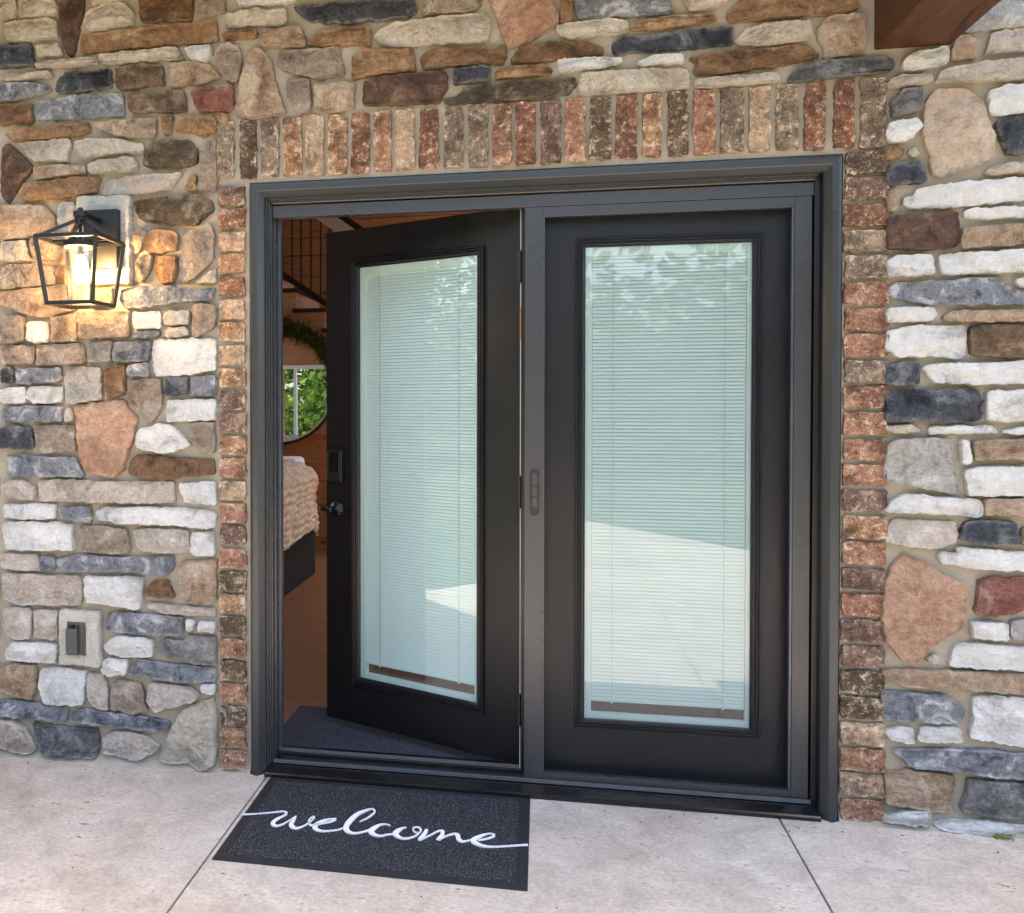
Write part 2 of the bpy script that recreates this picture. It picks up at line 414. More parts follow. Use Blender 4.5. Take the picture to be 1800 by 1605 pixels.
STONES = '''C -986 2831 -902 2824 -898 2791 -913 2769 -960 2759 -987 2761
C -882 2822 -738 2810 -738 2768 -759 2761 -882 2762
U -722 2823 -631 2815 -632 2778 -652 2710 -668 2628 -683 2606 -694 2611 -714 2655 -718 2716
T -611 2813 -452 2799 -512 2782 -601 2780
C -622 2745 -602 2766 -526 2778 -462 2777 -433 2738 -438 2702 -502 2698 -602 2692 -627 2708
B -408 2796 -209 2778 -214 2702 -330 2707 -403 2709 -408 2745
N -185 2776 -85 2768 -90 2719 -123 2713 -190 2709
C -950 2744 -764 2752 -738 2731 -734 2675 -935 2672
O -642 2677 -433 2684 -123 2690 -114 2618 -258 2615 -552 2615 -643 2612
D -988 2657 -842 2660 -832 2584 -962 2584 -988 2586
C -816 2649 -729 2651 -714 2618 -729 2609 -811 2611
C -816 2583 -729 2591 -578 2589 -573 2575 -653 2567 -811 2569 -822 2579
C -563 2597 -268 2602 -248 2565 -453 2566 -563 2569
W -239 2596 -138 2602 -143 2566 -162 2545 -215 2558
N -117 2578 -103 2599 -70 2605 -37 2585 -28 2557 -37 2482 -56 2466 -85 2481 -113 2519 -122 2551
C -957 2537 -910 2548 -765 2552 -750 2536 -832 2533 -962 2528
S -989 2520 -827 2514 -781 2501 -761 2491 -792 2474 -911 2458 -989 2459
D -735 2517 -684 2546 -603 2545 -528 2544 -523 2484 -654 2474 -740 2480
M -503 2547 -414 2554 -326 2548 -322 2479 -454 2470 -503 2478
T -302 2551 -210 2548 -138 2530 -105 2487 -186 2470 -297 2468
B -989 2444 -859 2441 -838 2439 -839 2374 -990 2373
S -828 2444 -679 2457 -504 2455 -479 2453 -474 2379 -655 2377 -813 2382 -828 2397
M -454 2447 -244 2451 -235 2378 -356 2381 -450 2382
R -215 2445 -163 2455 -58 2457 -58 2394 -77 2368 -187 2375 -206 2413
O -948 2338 -860 2352 -614 2356 -609 2332 -640 2315 -808 2311 -922 2308
T -594 2354 -455 2360 -351 2358 -352 2299 -366 2290 -455 2296 -544 2319 -574 2330
O -327 2361 -288 2363 -293 2305 -322 2297
O -269 2344 -254 2357 -139 2354 -120 2335 -130 2295 -173 2284 -211 2300 -274 2308
O -111 2352 -77 2355 -78 2328 -106 2330
C -886 2297 -834 2298 -691 2304 -686 2285 -696 2221 -737 2228 -835 2233 -876 2273
C -665 2289 -605 2299 -505 2289 -401 2265 -406 2238 -530 2240 -630 2222 -666 2256
K -396 2233 -367 2272 -284 2277 -221 2269 -192 2235 -197 2190 -260 2175 -367 2181 -401 2196
X -125 2272 -121 2128 -126 2087 -188 2090 -178 2189 -178 2235 -149 2265
U -959 2291 -938 2300 -912 2284 -840 2209 -877 2155 -945 2082 -966 2121
T -830 2204 -732 2209 -626 2199 -621 2180 -732 2167 -825 2162
C -615 2198 -595 2211 -431 2221 -416 2188 -456 2171 -606 2174
O -861 2145 -656 2158 -570 2154 -586 2104 -707 2091 -877 2084 -893 2104
V -545 2144 -406 2155 -255 2157 -260 2144 -294 2104 -407 2091 -561 2093
O -212 2146 -202 2150 -198 2095 -236 2097
T -993 2072 -810 2064 -769 2049 -749 2010 -749 1973 -837 1952 -967 1943 -994 1944
Y -728 2066 -672 2068 -672 2007 -678 1975 -708 1962 -734 1972
K -432 2062 -309 2075 -188 2074 -140 2049 -136 2022 -203 1970 -309 1974 -407 1997 -427 2025
C -962 1933 -863 1935 -858 1864 -963 1862
T -842 1943 -714 1934 -709 1868 -735 1860 -832 1867 -842 1920
X -995 1844 -812 1848 -750 1832 -740 1794 -761 1771 -943 1762 -995 1768
O -740 1818 -725 1836 -704 1835 -705 1779 -730 1775
T -996 1744 -813 1758 -710 1760 -679 1736 -654 1689 -685 1676 -772 1654 -839 1655 -917 1680 -970 1700 -996 1715
T -447 1952 -408 1960 -383 1950 -398 1927 -413 1882 -443 1878
O -398 1923 -373 1954 -285 1951 -266 1936 -271 1882 -334 1875 -388 1881
X -423 1850 -398 1868 -364 1862 -374 1812 -409 1771 -428 1776
O -354 1852 -310 1860 -271 1854 -276 1809 -286 1768 -330 1765 -349 1811
N -242 1931 -189 1961 -150 1968 -131 1940 -136 1850 -165 1815 -238 1762 -262 1776 -257 1831 -247 1876
C -127 1814 -127 1759 -199 1761
S -483 1745 -409 1757 -238 1744 -132 1737 -142 1705 -262 1694 -384 1679 -473 1680 -488 1699
T -608 1739 -523 1751 -523 1700 -569 1678 -599 1688
N -996 1649 -891 1656 -876 1646 -876 1566 -918 1557 -997 1553
W -860 1627 -845 1636 -783 1630 -778 1560 -814 1555 -866 1566
T -767 1649 -665 1656 -665 1563 -763 1559
N -655 1661 -559 1668 -459 1662 -459 1574 -559 1571 -650 1567
W -439 1661 -336 1659 -336 1604 -439 1601
Y -321 1654 -287 1663 -224 1661 -229 1616 -316 1613
N -209 1684 -132 1682 -128 1605 -166 1583 -205 1570 -214 1588
S -444 1587 -341 1590 -341 1576 -444 1569
C -306 1599 -234 1602 -224 1579 -287 1571 -312 1571
W -361 1558 -239 1561 -128 1560 -129 1451 -239 1433 -356 1429 -366 1512
N -966 1538 -918 1547 -840 1542 -841 1480 -966 1476
N -819 1546 -645 1548 -630 1487 -661 1478 -825 1475
G -615 1553 -524 1556 -530 1482 -615 1483
S -514 1551 -375 1554 -386 1485 -515 1486
S -460 1467 -386 1476 -381 1430 -460 1430
D -961 1457 -930 1462 -920 1414 -935 1405 -967 1410
S -909 1457 -733 1460 -728 1413 -867 1404 -909 1409
Y -707 1455 -661 1464 -570 1459 -566 1347 -611 1342 -708 1328
B -550 1459 -475 1467 -475 1388 -485 1361 -540 1351 -550 1398
N -455 1411 -386 1420 -337 1415 -332 1351 -332 1314 -377 1259 -401 1277 -436 1319 -470 1351 -455 1374
D -317 1425 -234 1424 -235 1360 -317 1360
S -210 1424 -129 1428 -129 1360 -215 1360
W -972 1383 -909 1392 -873 1392 -873 1335 -962 1331 -988 1354
W -862 1383 -847 1392 -723 1392 -723 1335 -842 1330 -868 1354
W -313 1339 -129 1343 -129 1271 -313 1265
S -962 1311 -842 1321 -728 1316 -729 1264 -868 1264 -968 1264
C -708 1297 -698 1316 -683 1283 -683 1269 -708 1264
P -667 1316 -631 1326 -536 1335 -510 1344 -481 1339 -466 1307 -431 1274 -442 1205 -472 1135 -487 1083 -522 1060 -613 1077 -643 1100 -663 1203 -662 1260
D -990 1230 -921 1245 -853 1240 -848 1164 -895 1159 -990 1168
N -837 1245 -765 1250 -678 1246 -673 1156 -740 1151 -797 1146 -822 1164
W -427 1196 -417 1233 -362 1247 -352 1256 -289 1247 -255 1211 -221 1179 -265 1165 -323 1150 -397 1163 -432 1177
N -230 1257 -134 1261 -134 1157 -178 1152 -202 1174 -221 1206
S -953 1130 -870 1135 -674 1128 -663 1105 -643 1058 -715 1061 -870 1059 -949 1063
B -467 1088 -442 1135 -412 1140 -289 1132 -135 1125 -135 1074 -241 1068 -314 1053 -373 1057 -462 1070
V -965 1034 -896 1040 -860 1026 -834 1012 -840 974 -923 977 -971 976
V -818 1041 -679 1048 -563 1040 -290 1045 -285 975 -413 968 -664 968 -819 970
W -265 1040 -135 1047 -130 969 -193 968 -246 976
W -966 952 -793 956 -752 952 -757 904 -819 898 -966 900
S -741 943 -614 950 -614 894 -665 897 -726 910
W -588 932 -563 947 -315 952 -169 946 -131 933 -131 887 -169 882 -315 892 -488 892 -579 904
W -966 880 -845 888 -691 882 -681 788 -820 784 -956 785
N -660 874 -589 880 -473 869 -459 795 -479 780 -564 782 -640 785
V -448 870 -266 874 -232 866 -228 793 -365 788 -424 801
W -218 862 -136 869 -136 786 -208 784 -223 802
V -978 765 -873 763 -826 765 -816 708 -899 705 -978 717
S -805 761 -769 762 -753 743 -759 710 -810 713
S -748 753 -666 770 -514 765 -291 772 -291 735 -316 707 -390 709 -489 719 -717 706 -748 729
T -277 731 -257 759 -194 762 -131 768 -132 621 -156 607 -229 608 -258 635 -267 676
V -968 688 -847 692 -656 690 -646 662 -657 590 -770 581 -900 575 -963 597
W -636 690 -410 694 -410 601 -425 577 -525 591 -631 596
B -400 650 -375 679 -316 685 -287 626 -341 624 -390 636
V -395 599 -366 605 -268 595 -142 591 -132 568 -219 565 -317 570 -390 585
V -964 560 -874 564 -853 551 -859 455 -901 443 -954 455 -964 498
V -843 556 -749 560 -750 455 -797 453 -844 460
S -550 559 -465 563 -258 554 -258 493 -366 488 -491 492 -556 498
W -239 545 -209 542 -224 509 -239 508
W -195 543 -132 541 -132 509 -195 510
W -960 407 -928 432 -771 435 -750 422 -751 365 -876 363 -960 368
W -561 436 -526 471 -416 476 -371 465 -372 409 -491 402 -541 414
G -357 456 -327 472 -253 471 -239 490 -132 490 -133 385 -220 394 -317 412 -347 433
W -567 375 -552 390 -471 389 -476 338 -542 329 -577 341
S -456 371 -416 392 -269 382 -138 375 -133 334 -269 321 -367 330 -461 338
T -997 337 -928 350 -839 346 -840 264 -856 220 -929 235 -998 250
W -818 342 -720 347 -638 338 -649 214 -721 209 -809 209 -824 279
V -628 334 -567 332 -552 281 -548 201 -593 203 -629 244 -633 300
N -527 306 -492 313 -417 303 -397 206 -442 194 -527 207 -537 245
V -382 306 -342 313 -220 301 -191 271 -220 255 -294 227 -363 204 -392 244
W -186 312 -133 320 -133 283 -181 290
S -998 206 -903 212 -716 195 -722 147 -825 150 -999 148
S -690 187 -644 195 -467 188 -314 170 -314 142 -368 134 -493 144 -619 145 -696 149
V -999 134 -930 129 -878 103 -857 56 -842 34 -879 16 -942 21 -1000 37
H -851 129 -722 123 -594 123 -589 43 -605 13 -697 16 -811 17 -831 58
V -569 101 -518 123 -443 124 -393 108 -349 79 -378 49 -443 20 -518 34 -569 39
C -349 27 -329 85 -294 157 -255 220 -196 247 -143 269 -129 192 -134 30 -183 3 -236 31 -319 20
W -46 2764 172 2745 154 2734 94 2730 -41 2733
C -79 2704 -22 2713 34 2722 57 2707 135 2709 140 2673 126 2657 24 2660 -84 2660
D 163 2711 231 2714 344 2709 434 2714 587 2701 596 2662 566 2647 434 2645 344 2643 231 2657 190 2678
N 613 2669 635 2705 811 2690 806 2657 760 2648 687 2650 618 2647
O -93 2634 1 2644 29 2642 29 2620 -46 2621 -94 2621
T 47 2636 186 2643 204 2597 204 2575 52 2583 43 2610
O 218 2592 245 2616 344 2626 429 2619 433 2562 344 2569 222 2574
C 447 2587 469 2603 513 2625 687 2633 815 2635 840 2612 844 2565 832 2544 687 2547 522 2547 469 2560
T 5 2568 19 2581 42 2574 70 2546 84 2518 93 2460 134 2346 70 2341 -24 2338 -47 2344 -42 2402 -33 2473 -14 2512
N 103 2548 117 2560 254 2558 322 2562 344 2469 254 2457 185 2475 107 2508
O 375 2528 411 2542 583 2534 592 2464 478 2459 375 2453 371 2497
B 609 2497 626 2517 687 2526 891 2519 899 2493 883 2465 781 2468 687 2470 618 2467
N 139 2457 217 2460 222 2398 222 2345 176 2339 153 2389 139 2403
T 240 2432 344 2438 380 2431 375 2349 299 2340 240 2357
U 411 2433 500 2449 687 2453 700 2439 696 2397 670 2351 566 2350 411 2359
P 837 2688 1041 2670 1062 2614 1066 2585 1025 2559 963 2530 900 2518 884 2553 867 2609
O 1074 2667 1107 2665 1107 2602 1103 2582 1074 2584
S 1115 2664 1422 2637 1422 2588 1308 2590 1127 2592
C 1058 2569 1087 2579 1228 2584 1284 2571 1288 2538 1208 2536 1107 2531 1062 2548
O 1296 2554 1328 2568 1419 2577 1543 2574 1562 2565 1558 2553 1485 2547 1387 2542 1300 2545
B 913 2479 942 2511 1046 2524 1087 2516 1148 2512 1188 2504 1213 2486 1209 2474 1148 2470 1046 2465 909 2467
D 1237 2505 1269 2523 1419 2524 1608 2529 1609 2476 1485 2470 1388 2473 1249 2471 1241 2484
W 1062 2460 1075 2463 1168 2460 1269 2453 1269 2441 1209 2428 1066 2426
W 1317 2437 1368 2454 1407 2455 1454 2452 1458 2427 1388 2428 1329 2424
D 718 2455 753 2457 842 2455 842 2412 774 2413 723 2408
O 859 2437 880 2448 1025 2450 1046 2432 1038 2420 942 2418 859 2420
K 731 2360 774 2400 942 2401 1116 2402 1120 2377 1099 2353 984 2340 816 2342 693 2346 680 2359
C 1136 2413 1269 2412 1419 2409 1474 2401 1478 2344 1388 2342 1269 2346 1132 2347
C 1451 2635 1598 2622 1590 2611 1540 2595 1478 2592
O 1590 2570 1617 2592 1636 2619 1978 2589 1975 2554 1935 2546 1768 2548 1617 2544 1587 2555
C 1621 2487 1640 2510 1712 2528 1835 2526 1839 2474 1750 2465 1686 2462 1621 2475
T 1858 2493 1876 2527 1909 2540 1993 2537 1994 2419 1917 2409 1877 2408 1880 2440 1865 2468
B 1475 2438 1560 2452 1731 2451 1788 2459 1825 2452 1851 2430 1866 2417 1825 2408 1732 2395 1580 2386 1495 2388 1491 2404 1506 2415
H 1777 2352 1784 2367 1807 2386 1881 2400 2055 2399 2081 2389 2074 2355 1991 2353 1881 2348 1781 2344
C 1495 2359 1503 2367 1618 2371 1732 2371 1743 2362 1743 2346 1656 2344 1542 2344 1495 2347
Y 2360 2537 2429 2550 2456 2548 2457 2464 2368 2464 2281 2459 2271 2468 2316 2503
T 2250 2439 2264 2449 2292 2443 2306 2423 2307 2380 2240 2378 2237 2393
V 2351 2450 2457 2460 2458 2392 2386 2390 2334 2390 2344 2420
W 2116 2402 2152 2411 2226 2417 2230 2378 2226 2363 2159 2356 2102 2353 2109 2387
V 2205 2341 2230 2351 2334 2363 2458 2369 2459 2308 2370 2307 2300 2308 2258 2318 2202 2314
V 2067 2328 2088 2334 2177 2336 2184 2320 2160 2310 2078 2307 2060 2313
G 2071 2257 2099 2294 2153 2298 2157 2228 2125 2222 2078 2217
W 2064 2195 2107 2200 2150 2205 2161 2185 2143 2163 2118 2137 2065 2136 2057 2160
Q 2164 2212 2174 2262 2202 2291 2248 2288 2290 2278 2325 2233 2343 2170 2357 2131 2351 2078 2320 2048 2268 2039 2205 2019 2190 2036 2176 2103 2161 2154
W 2342 2274 2390 2290 2459 2289 2460 2209 2371 2203 2346 2209 2343 2243
D 2364 2177 2388 2191 2460 2194 2461 2087 2396 2083 2382 2111
O 2058 2113 2101 2118 2104 2087 2058 2085
C 2122 2105 2136 2116 2151 2092 2126 2090
D 2062 2050 2090 2068 2162 2072 2169 2064 2169 2009 2073 2006 2062 2022
C 2338 2036 2372 2053 2461 2053 2461 2026 2355 2024 2334 2028
W 2109 1961 2134 1968 2148 1987 2233 1999 2338 2005 2462 2011 2462 1946 2339 1936 2234 1929 2120 1933 2109 1950
T 2066 1987 2091 1990 2088 1935 2074 1920 2063 1944
W 2272 1913 2304 1920 2463 1921 2463 1890 2339 1891 2280 1894
U 2063 1902 2127 1911 2255 1914 2259 1809 2199 1803 2064 1808 2060 1859
T 2273 1859 2339 1868 2463 1871 2464 1813 2340 1806 2273 1805
W 2060 1772 2093 1783 2185 1784 2190 1725 2129 1723 2064 1721
W 2210 1779 2235 1786 2436 1791 2464 1783 2464 1729 2341 1725 2218 1725 2211 1752
S 2065 1682 2093 1701 2183 1706 2218 1701 2306 1710 2382 1708 2410 1673 2465 1664 2465 1629 2341 1632 2254 1630 2165 1636 2094 1653 2065 1666
W 2417 1704 2465 1706 2465 1683 2427 1684
W 2062 1619 2130 1625 2194 1620 2201 1600 2184 1585 2112 1582 2065 1579
T 2226 1600 2244 1611 2342 1609 2466 1610 2466 1579 2342 1578 2223 1584
W 2059 1496 2066 1551 2102 1563 2130 1566 2276 1564 2283 1501 2277 1470 2255 1466 2202 1475 2095 1472
M 2300 1563 2377 1566 2466 1564 2467 1472 2378 1469 2301 1478
D 2063 1449 2113 1456 2153 1456 2157 1389 2114 1385 2063 1389
W 2164 1440 2185 1448 2308 1450 2467 1453 2468 1391 2344 1388 2203 1393 2178 1412
D 2064 1367 2114 1367 2274 1371 2316 1370 2327 1339 2327 1277 2310 1273 2169 1273 2061 1276
W 2344 1362 2468 1370 2469 1274 2380 1273 2341 1277 2344 1324
C 2061 1256 2133 1261 2154 1253 2158 1241 2115 1237 2065 1241
W 2187 1253 2240 1257 2362 1258 2373 1238 2275 1238 2183 1233
W 2390 1246 2469 1258 2470 1235 2390 1235
Y 2072 1201 2097 1217 2244 1218 2255 1144 2266 1054 2224 1057 2152 1071 2062 1090 2062 1141
W 2272 1214 2293 1214 2301 1148 2276 1144
T 2310 1211 2470 1220 2470 1158 2398 1161 2363 1157 2311 1156
W 2287 1121 2311 1129 2346 1133 2470 1139 2471 1046 2298 1047 2291 1074
W 2066 999 2084 1023 2127 1047 2188 1041 2330 1028 2334 989 2323 981 2260 987 2153 989 2067 991
T 2340 1032 2472 1038 2472 988 2341 989
V 2071 943 2092 967 2135 964 2260 963 2267 928 2264 897 2197 879 2136 885 2067 895
D 2278 940 2292 964 2348 970 2421 964 2435 921 2432 902 2366 900 2296 906 2275 913
T 2448 945 2472 949 2473 899 2445 898
W 2218 860 2236 869 2271 866 2264 885 2314 883 2383 877 2473 872 2474 822 2384 819 2297 823 2226 837
P 2068 775 2086 824 2118 861 2136 845 2172 839 2208 808 2251 790 2286 772 2294 690 2281 630 2245 613 2192 570 2157 525 2128 519 2099 554 2073 584 2058 639 2062 691 2065 731
R 2332 785 2367 794 2474 798 2475 709 2403 683 2340 672 2319 687 2326 722
W 2312 655 2403 655 2407 605 2351 606 2313 608
Y 2420 664 2475 670 2476 608 2421 613
W 2260 578 2299 588 2476 585 2477 515 2352 516 2250 518 2257 550
C 2186 530 2214 552 2214 520 2200 523
T 2056 491 2103 498 2246 502 2477 499 2478 445 2405 441 2318 447 2229 446 2140 444 2085 469
S 2060 421 2075 426 2240 424 2265 406 2294 384 2283 347 2259 338 2177 340 2064 341
W 2318 421 2370 432 2478 423 2479 279 2389 288 2308 302 2315 354
W 2068 305 2105 316 2148 318 2152 267 2123 269 2079 282
W 2169 320 2212 323 2283 324 2287 281 2231 277 2166 280
S 2098 243 2249 258 2354 262 2479 255 2480 181 2408 183 2320 192 2249 195 2142 198 2113 220
T 2073 169 2142 182 2267 176 2261 112 2265 65 2233 58 2161 68 2070 76
G 2306 168 2390 166 2480 162 2481 68 2419 59 2356 65 2286 71 2300 116
W 2067 32 2143 59 2200 60 2197 15 2161 16 2071 16
W 2211 25 2268 38 2357 42 2482 37 2482 -2 2357 2 2286 0 2222 10'''
def stone_outline(pts, seed, cutr=.007, grow=.0028):
    n = len(pts); cut = []
    for i in range(n):
        p, a, b = pts[i], pts[i - 1], pts[(i + 1) % n]
        for q in (a, b):
            L = (q - p).length; cut.append(p + (q - p) * min(cutr / max(L, 1e-4), .3))
    out = []
    for i in range(len(cut)):
        a, b = cut[i], cut[(i + 1) % len(cut)]; L = (b - a).length; k = max(1, int(L / .0065))
        for j in range(k): out.append(a + (b - a) * j / k)
    area = sum(out[i].x * out[(i + 1) % len(out)].y - out[(i + 1) % len(out)].x * out[i].y for i in range(len(out)))
    if area < 0: out.reverse()
    res = []
    for i, p in enumerate(out):
        t = out[(i + 1) % len(out)] - out[i - 1]
        nv = Vector((t.y, -t.x)); nv = nv.normalized() if nv.length > 1e-6 else Vector((0, 0))
        f = fbm((p.x, seed * 3.1, p.y), 34, 4) * .0044 + fbm((p.x, seed * 1.7, p.y), 120, 3) * .0030
        res.append(p + nv * (f + grow))
    return res
def rubble(name, mat, pts, depth, seed, parent, amp=.0035, flat=False, inset=.0032, cutr=.0045):
    outl = stone_outline(pts, seed, cutr, .0004 if name == 'brick' else .0028)
    c = sum(outl, Vector((0, 0))) / len(outl)
    xs_ = [p.x for p in outl]; ys_ = [p.y for p in outl]
    cx, cz = (min(xs_) + max(xs_)) / 2, (min(ys_) + max(ys_)) / 2
    c = (c + Vector((cx, cz))) / 2
    w, h = max(xs_) - min(xs_), max(ys_) - min(ys_)
    slope = 0
    if w > h * 1.5:                                # follow the lean of a long stone
        mx = sum((p.x - c.x) * (p.y - c.y) for p in outl); mxx = sum((p.x - c.x) ** 2 for p in outl); slope = mx / mxx
    half = abs(w - h) / 2 * .92
    def spine(p):
        if w > h:
            dx = max(-half, min(half, p.x - c.x)); return Vector((c.x + dx, c.y + dx * slope))
        return Vector((c.x, c.y + max(-half, min(half, p.y - c.y))))
    bm = bmesh.new(); rl = bm.verts.layers.float.new('rim'); rings = []
    fac = [(random.uniform(-.02, .05) * min(w, h), random.uniform(-.20, .20), random.uniform(-.24, .24)) for _ in range(6)]
    def facet(x, z):
        return min(min(a + gx * x + gz * z for a, gx, gz in fac), .004) if not flat else 0
    nr = max(3, min(9, int(min(w, h) / 2 / .0085)))
    inner = [(.30 + .70 * i / nr, -1.0 - .1 * min(1, i / nr * 1.5), 0.12 if i == 0 else 0) for i in range(nr + 1)]
    for k, (t, dy, rim) in enumerate(((0, .018, 1), (0, -.30, 1), (-1, -.86, 1), (-2, -1.0, .6), (-3, -1.02, .3), *inner)):
        ring = []
        for p in outl:
            s = spine(p); dist = max((s - p).length, 1e-4)
            tt = t if t >= 0 else (min(inset * .35 / dist, .1) if t == -1 else min(inset * 1.0 / dist, .18) if t == -2 else min(inset * 2.0 / dist, .27))
            q = p + (s - p) * tt
            if dy > 0: y = dy
            else:
                y = depth * (dy if not flat else max(dy, -1.0))
                if k >= 2:
                    y -= fbm((q.x + seed, seed * .7, q.y), 17, 4) * amp * (.4 if flat else .9) + fbm((q.x, seed * 1.3, q.y), 75, 4) * amp * (.15 if flat else .75)
                    y -= facet(q.x - c.x, q.y - c.y) * (min(1, (k - 1) * .34))
                    y = min(y, -.004)
            v = bm.verts.new((q.x - c.x, y, q.y - c.y)); v[rl] = rim; ring.append(v)
        rings.append(ring)
    n = len(outl)
    for A, B in zip(rings, rings[1:]):
        for i in range(n): bm.faces.new((A[i], A[(i + 1) % n], B[(i + 1) % n], B[i]))
    bmesh.ops.remove_doubles(bm, verts=rings[-1], dist=1e-4)
    bmesh.ops.recalc_face_normals(bm, faces=bm.faces)
    if sum(f.normal.y * f.calc_area() for f in bm.faces) > 0: bmesh.ops.reverse_faces(bm, faces=bm.faces)
    me = bpy.data.meshes.new(name); bm.to_mesh(me); bm.free()
    for p in me.polygons: p.use_smooth = True
    me.set_sharp_from_angle(angle=R(42))
    o = link(name, me, mat, parent); o.location = (c.x, 0, c.y)
    return o
for si, l in enumerate(STONES.split('\n')):
    f = l.split(); v = [int(a) / 1000 for a in f[1:]]
    pts = [Vector((v[i], v[i + 1])) for i in range(0, len(v), 2)]
    rubble('stone', SM[f[0]], pts, random.uniform(.018, .032), si + 1, stone_wall, .0058)
# the same veneer carried on past the edges of the photograph (joined: it is past what the photograph shows)
fr = random.Random(77); extra = []
keep = random.getstate(); random.seed(5)
for (xa, xb, za, zb_) in ((-1.84, -1.005, .02, 2.84), (2.485, 3.5, -.0, 2.84), (-1.84, 3.5, 2.86, 3.4)):
    z = za + .012
    while z < zb_ - .05:
        h_ = min(fr.uniform(.055, .15), zb_ - z); x = xa + fr.uniform(-.02, .02)
        while x < xb - .05:
            w_ = min(fr.uniform(.12, .42), xb - x); j = lambda: fr.uniform(-.009, .009)
            q = [Vector((x + j(), z + j())), Vector((x + w_ * .5, z + j() * .6)), Vector((x + w_ + j(), z + j())), Vector((x + w_ + j(), z + h_ + j())), Vector((x + w_ * .5, z + h_ + j() * .6)), Vector((x + j(), z + h_ + j()))]
            o = rubble('stone', None, q, fr.uniform(.018, .03), 900 + len(extra), None, .004)
            extra.append((o, fr.choice('WWWWCCCTTNNVVSSDGBOMY'))); x += w_ + .018
        z += h_ + .018
eb = bmesh.new(); eb.verts.layers.float.new('rim'); keys = sorted(set(k for _, k in extra)); em_ = bpy.data.meshes.new('veneer')
for o, k in extra:
    o.data.transform(Matrix.Translation(o.location)); n0 = len(eb.faces); eb.from_mesh(o.data); eb.faces.ensure_lookup_table()
    for f_ in eb.faces[n0:]: f_.material_index = keys.index(k)
    m_ = o.data; bpy.data.objects.remove(o); bpy.data.meshes.remove(m_)
eb.to_mesh(em_); eb.free()
for k in keys: em_.materials.append(SM[k])
link('veneer', em_, None, stone_wall)['kind'] = 'stuff'
random.setstate(keep)
# two dressed blocks, one behind the lantern, one around the socket
def dressed(x0, x1, z0, z1, seed, hole=None):
    pts = [Vector(p) for p in ((x0, z0), (x1, z0 - .002), (x1, z1 - .002), (x0 + .002, z1))]
    return rubble('dressed_block', block_m, pts, .03, seed, stone_wall, .002, True, .004)
block_m = stone_mat('cream_cast_block', (214, 206, 190), (222, 215, 201), (200, 190, 172), 5, (222, 214, 200), .3)
dressed(-.654, -.448, 1.766, 2.085, 301)
dressed(-.733, -.576, .365, .565, 302)

# ---------------------------------------------------------------- brick surround
surround = empty('brick_surround', (W / 2, 0, 0))
tag(surround, 'tumbled brick surround framing the double doorway, soldier course on top', 'brick surround')
SOLD = [(-.1181, -.0595), (-.0352, .0252), (.0422, .1068), (.1236, .1876), (.2064, .2699), (.2861, .3513), (.3673, .4297), (.4455, .5074), (.5229, .5865), (.6040, .6692), (.6877, .7515), (.7693, .8333), (.8521, .9135), (.9278, .9928), (1.009, 1.0755), (1.0873, 1.1533), (1.1689, 1.2343), (1.2496, 1.3184), (1.3335, 1.3938), (1.4141, 1.4738), (1.4923, 1.5592), (1.5735, 1.6437), (1.6577, 1.7234), (1.741, 1.8061), (1.8252, 1.8841), (1.9085, 1.9687), (1.9853, 2.0595)]
SK = 'gkgotorRtrggRrpRkrokRgtgrrg'
def brick(x0, x1, z0, z1, mat, seed):
    j = lambda: random.uniform(-.0022, .0022)
    pts = [Vector((x0 + j(), z0 + j())), Vector((x1 + j(), z0 + j())), Vector((x1 + j(), z1 + j())), Vector((x0 + j(), z1 + j()))]
    o = rubble('brick', mat, pts, random.uniform(.012, .016), seed, surround, .0030, False, .003, .003)
    o.location.x -= W / 2
for i, (a, b) in enumerate(SOLD): brick(a, b, 2.1285 + random.uniform(-.002, .002), 2.331 + .006 * i / 26 + random.uniform(-.002, .002), BM[SK[i]], 400 + i)
LK, RK = 'prtortotoppoRtRpRkokRkRkoR', 'kprggrRRgrRRRpoRpRppkktRtO'.replace('O', 'R')
p_ = (2.1027 - .0144 + .013) / 26
for i in range(26):
    zt = 2.1027 - i * p_; brick(-.115, -.0187, zt - p_ + .013, zt, BM[LK[i]], 500 + i)
p_ = (2.1126 - .0095 + .013) / 26
for i in range(26):
    zt = 2.1126 - i * p_; brick(1.944, 2.0693, zt - p_ + .013, zt, BM[RK[i]], 600 + i)

# ---------------------------------------------------------------- the house shell and the room behind
shell = plain('house_shell', (150, 132, 110), .9)
tag(MB().box(-6, 8, .205, .215, H + .05, 5.2).box(-6, win[0] - .02, .205, .215, 0, 5.2).box(win[1] + .02, -.03, .205, .215, 0, H + .05)
    .box(win[0] - .02, win[1] + .02, .205, .215, 0, win[2]).box(win[0] - .02, win[1] + .02, .205, .215, win[3], H + .05)
    .box(W + .03, 8, .205, .215, 0, H + .05).build('front_wall_lining', logs), kind='structure')
RX0, RX1, RY = -4.6, 3.6, 6.6
tag(MB().box(RX0, RX1, .19, RY, -.06, 0.004).build('floor', floor_w), kind='structure')
rf = MB().box(-6.2, 8.2, .0, 1.6, 5.2, 5.4).box(-6.2, 8.2, 6.2, RY + .4, 5.2, 5.4).box(-6.2, .45, 1.6, 6.2, 5.2, 5.4).box(3.4, 8.2, 1.6, 6.2, 5.2, 5.4).box(.45, 3.4, 1.6, 3.9, 5.2, 5.4)  # unseen roof, with an opening added to let sun brighten the room
tag(rf.build('roof', shell), kind='structure')
tag(MB().box(RX0, RX1, .22, 1.5, 3.9, 4.0).build('ceiling', panel_w), kind='structure')
lw = MB()
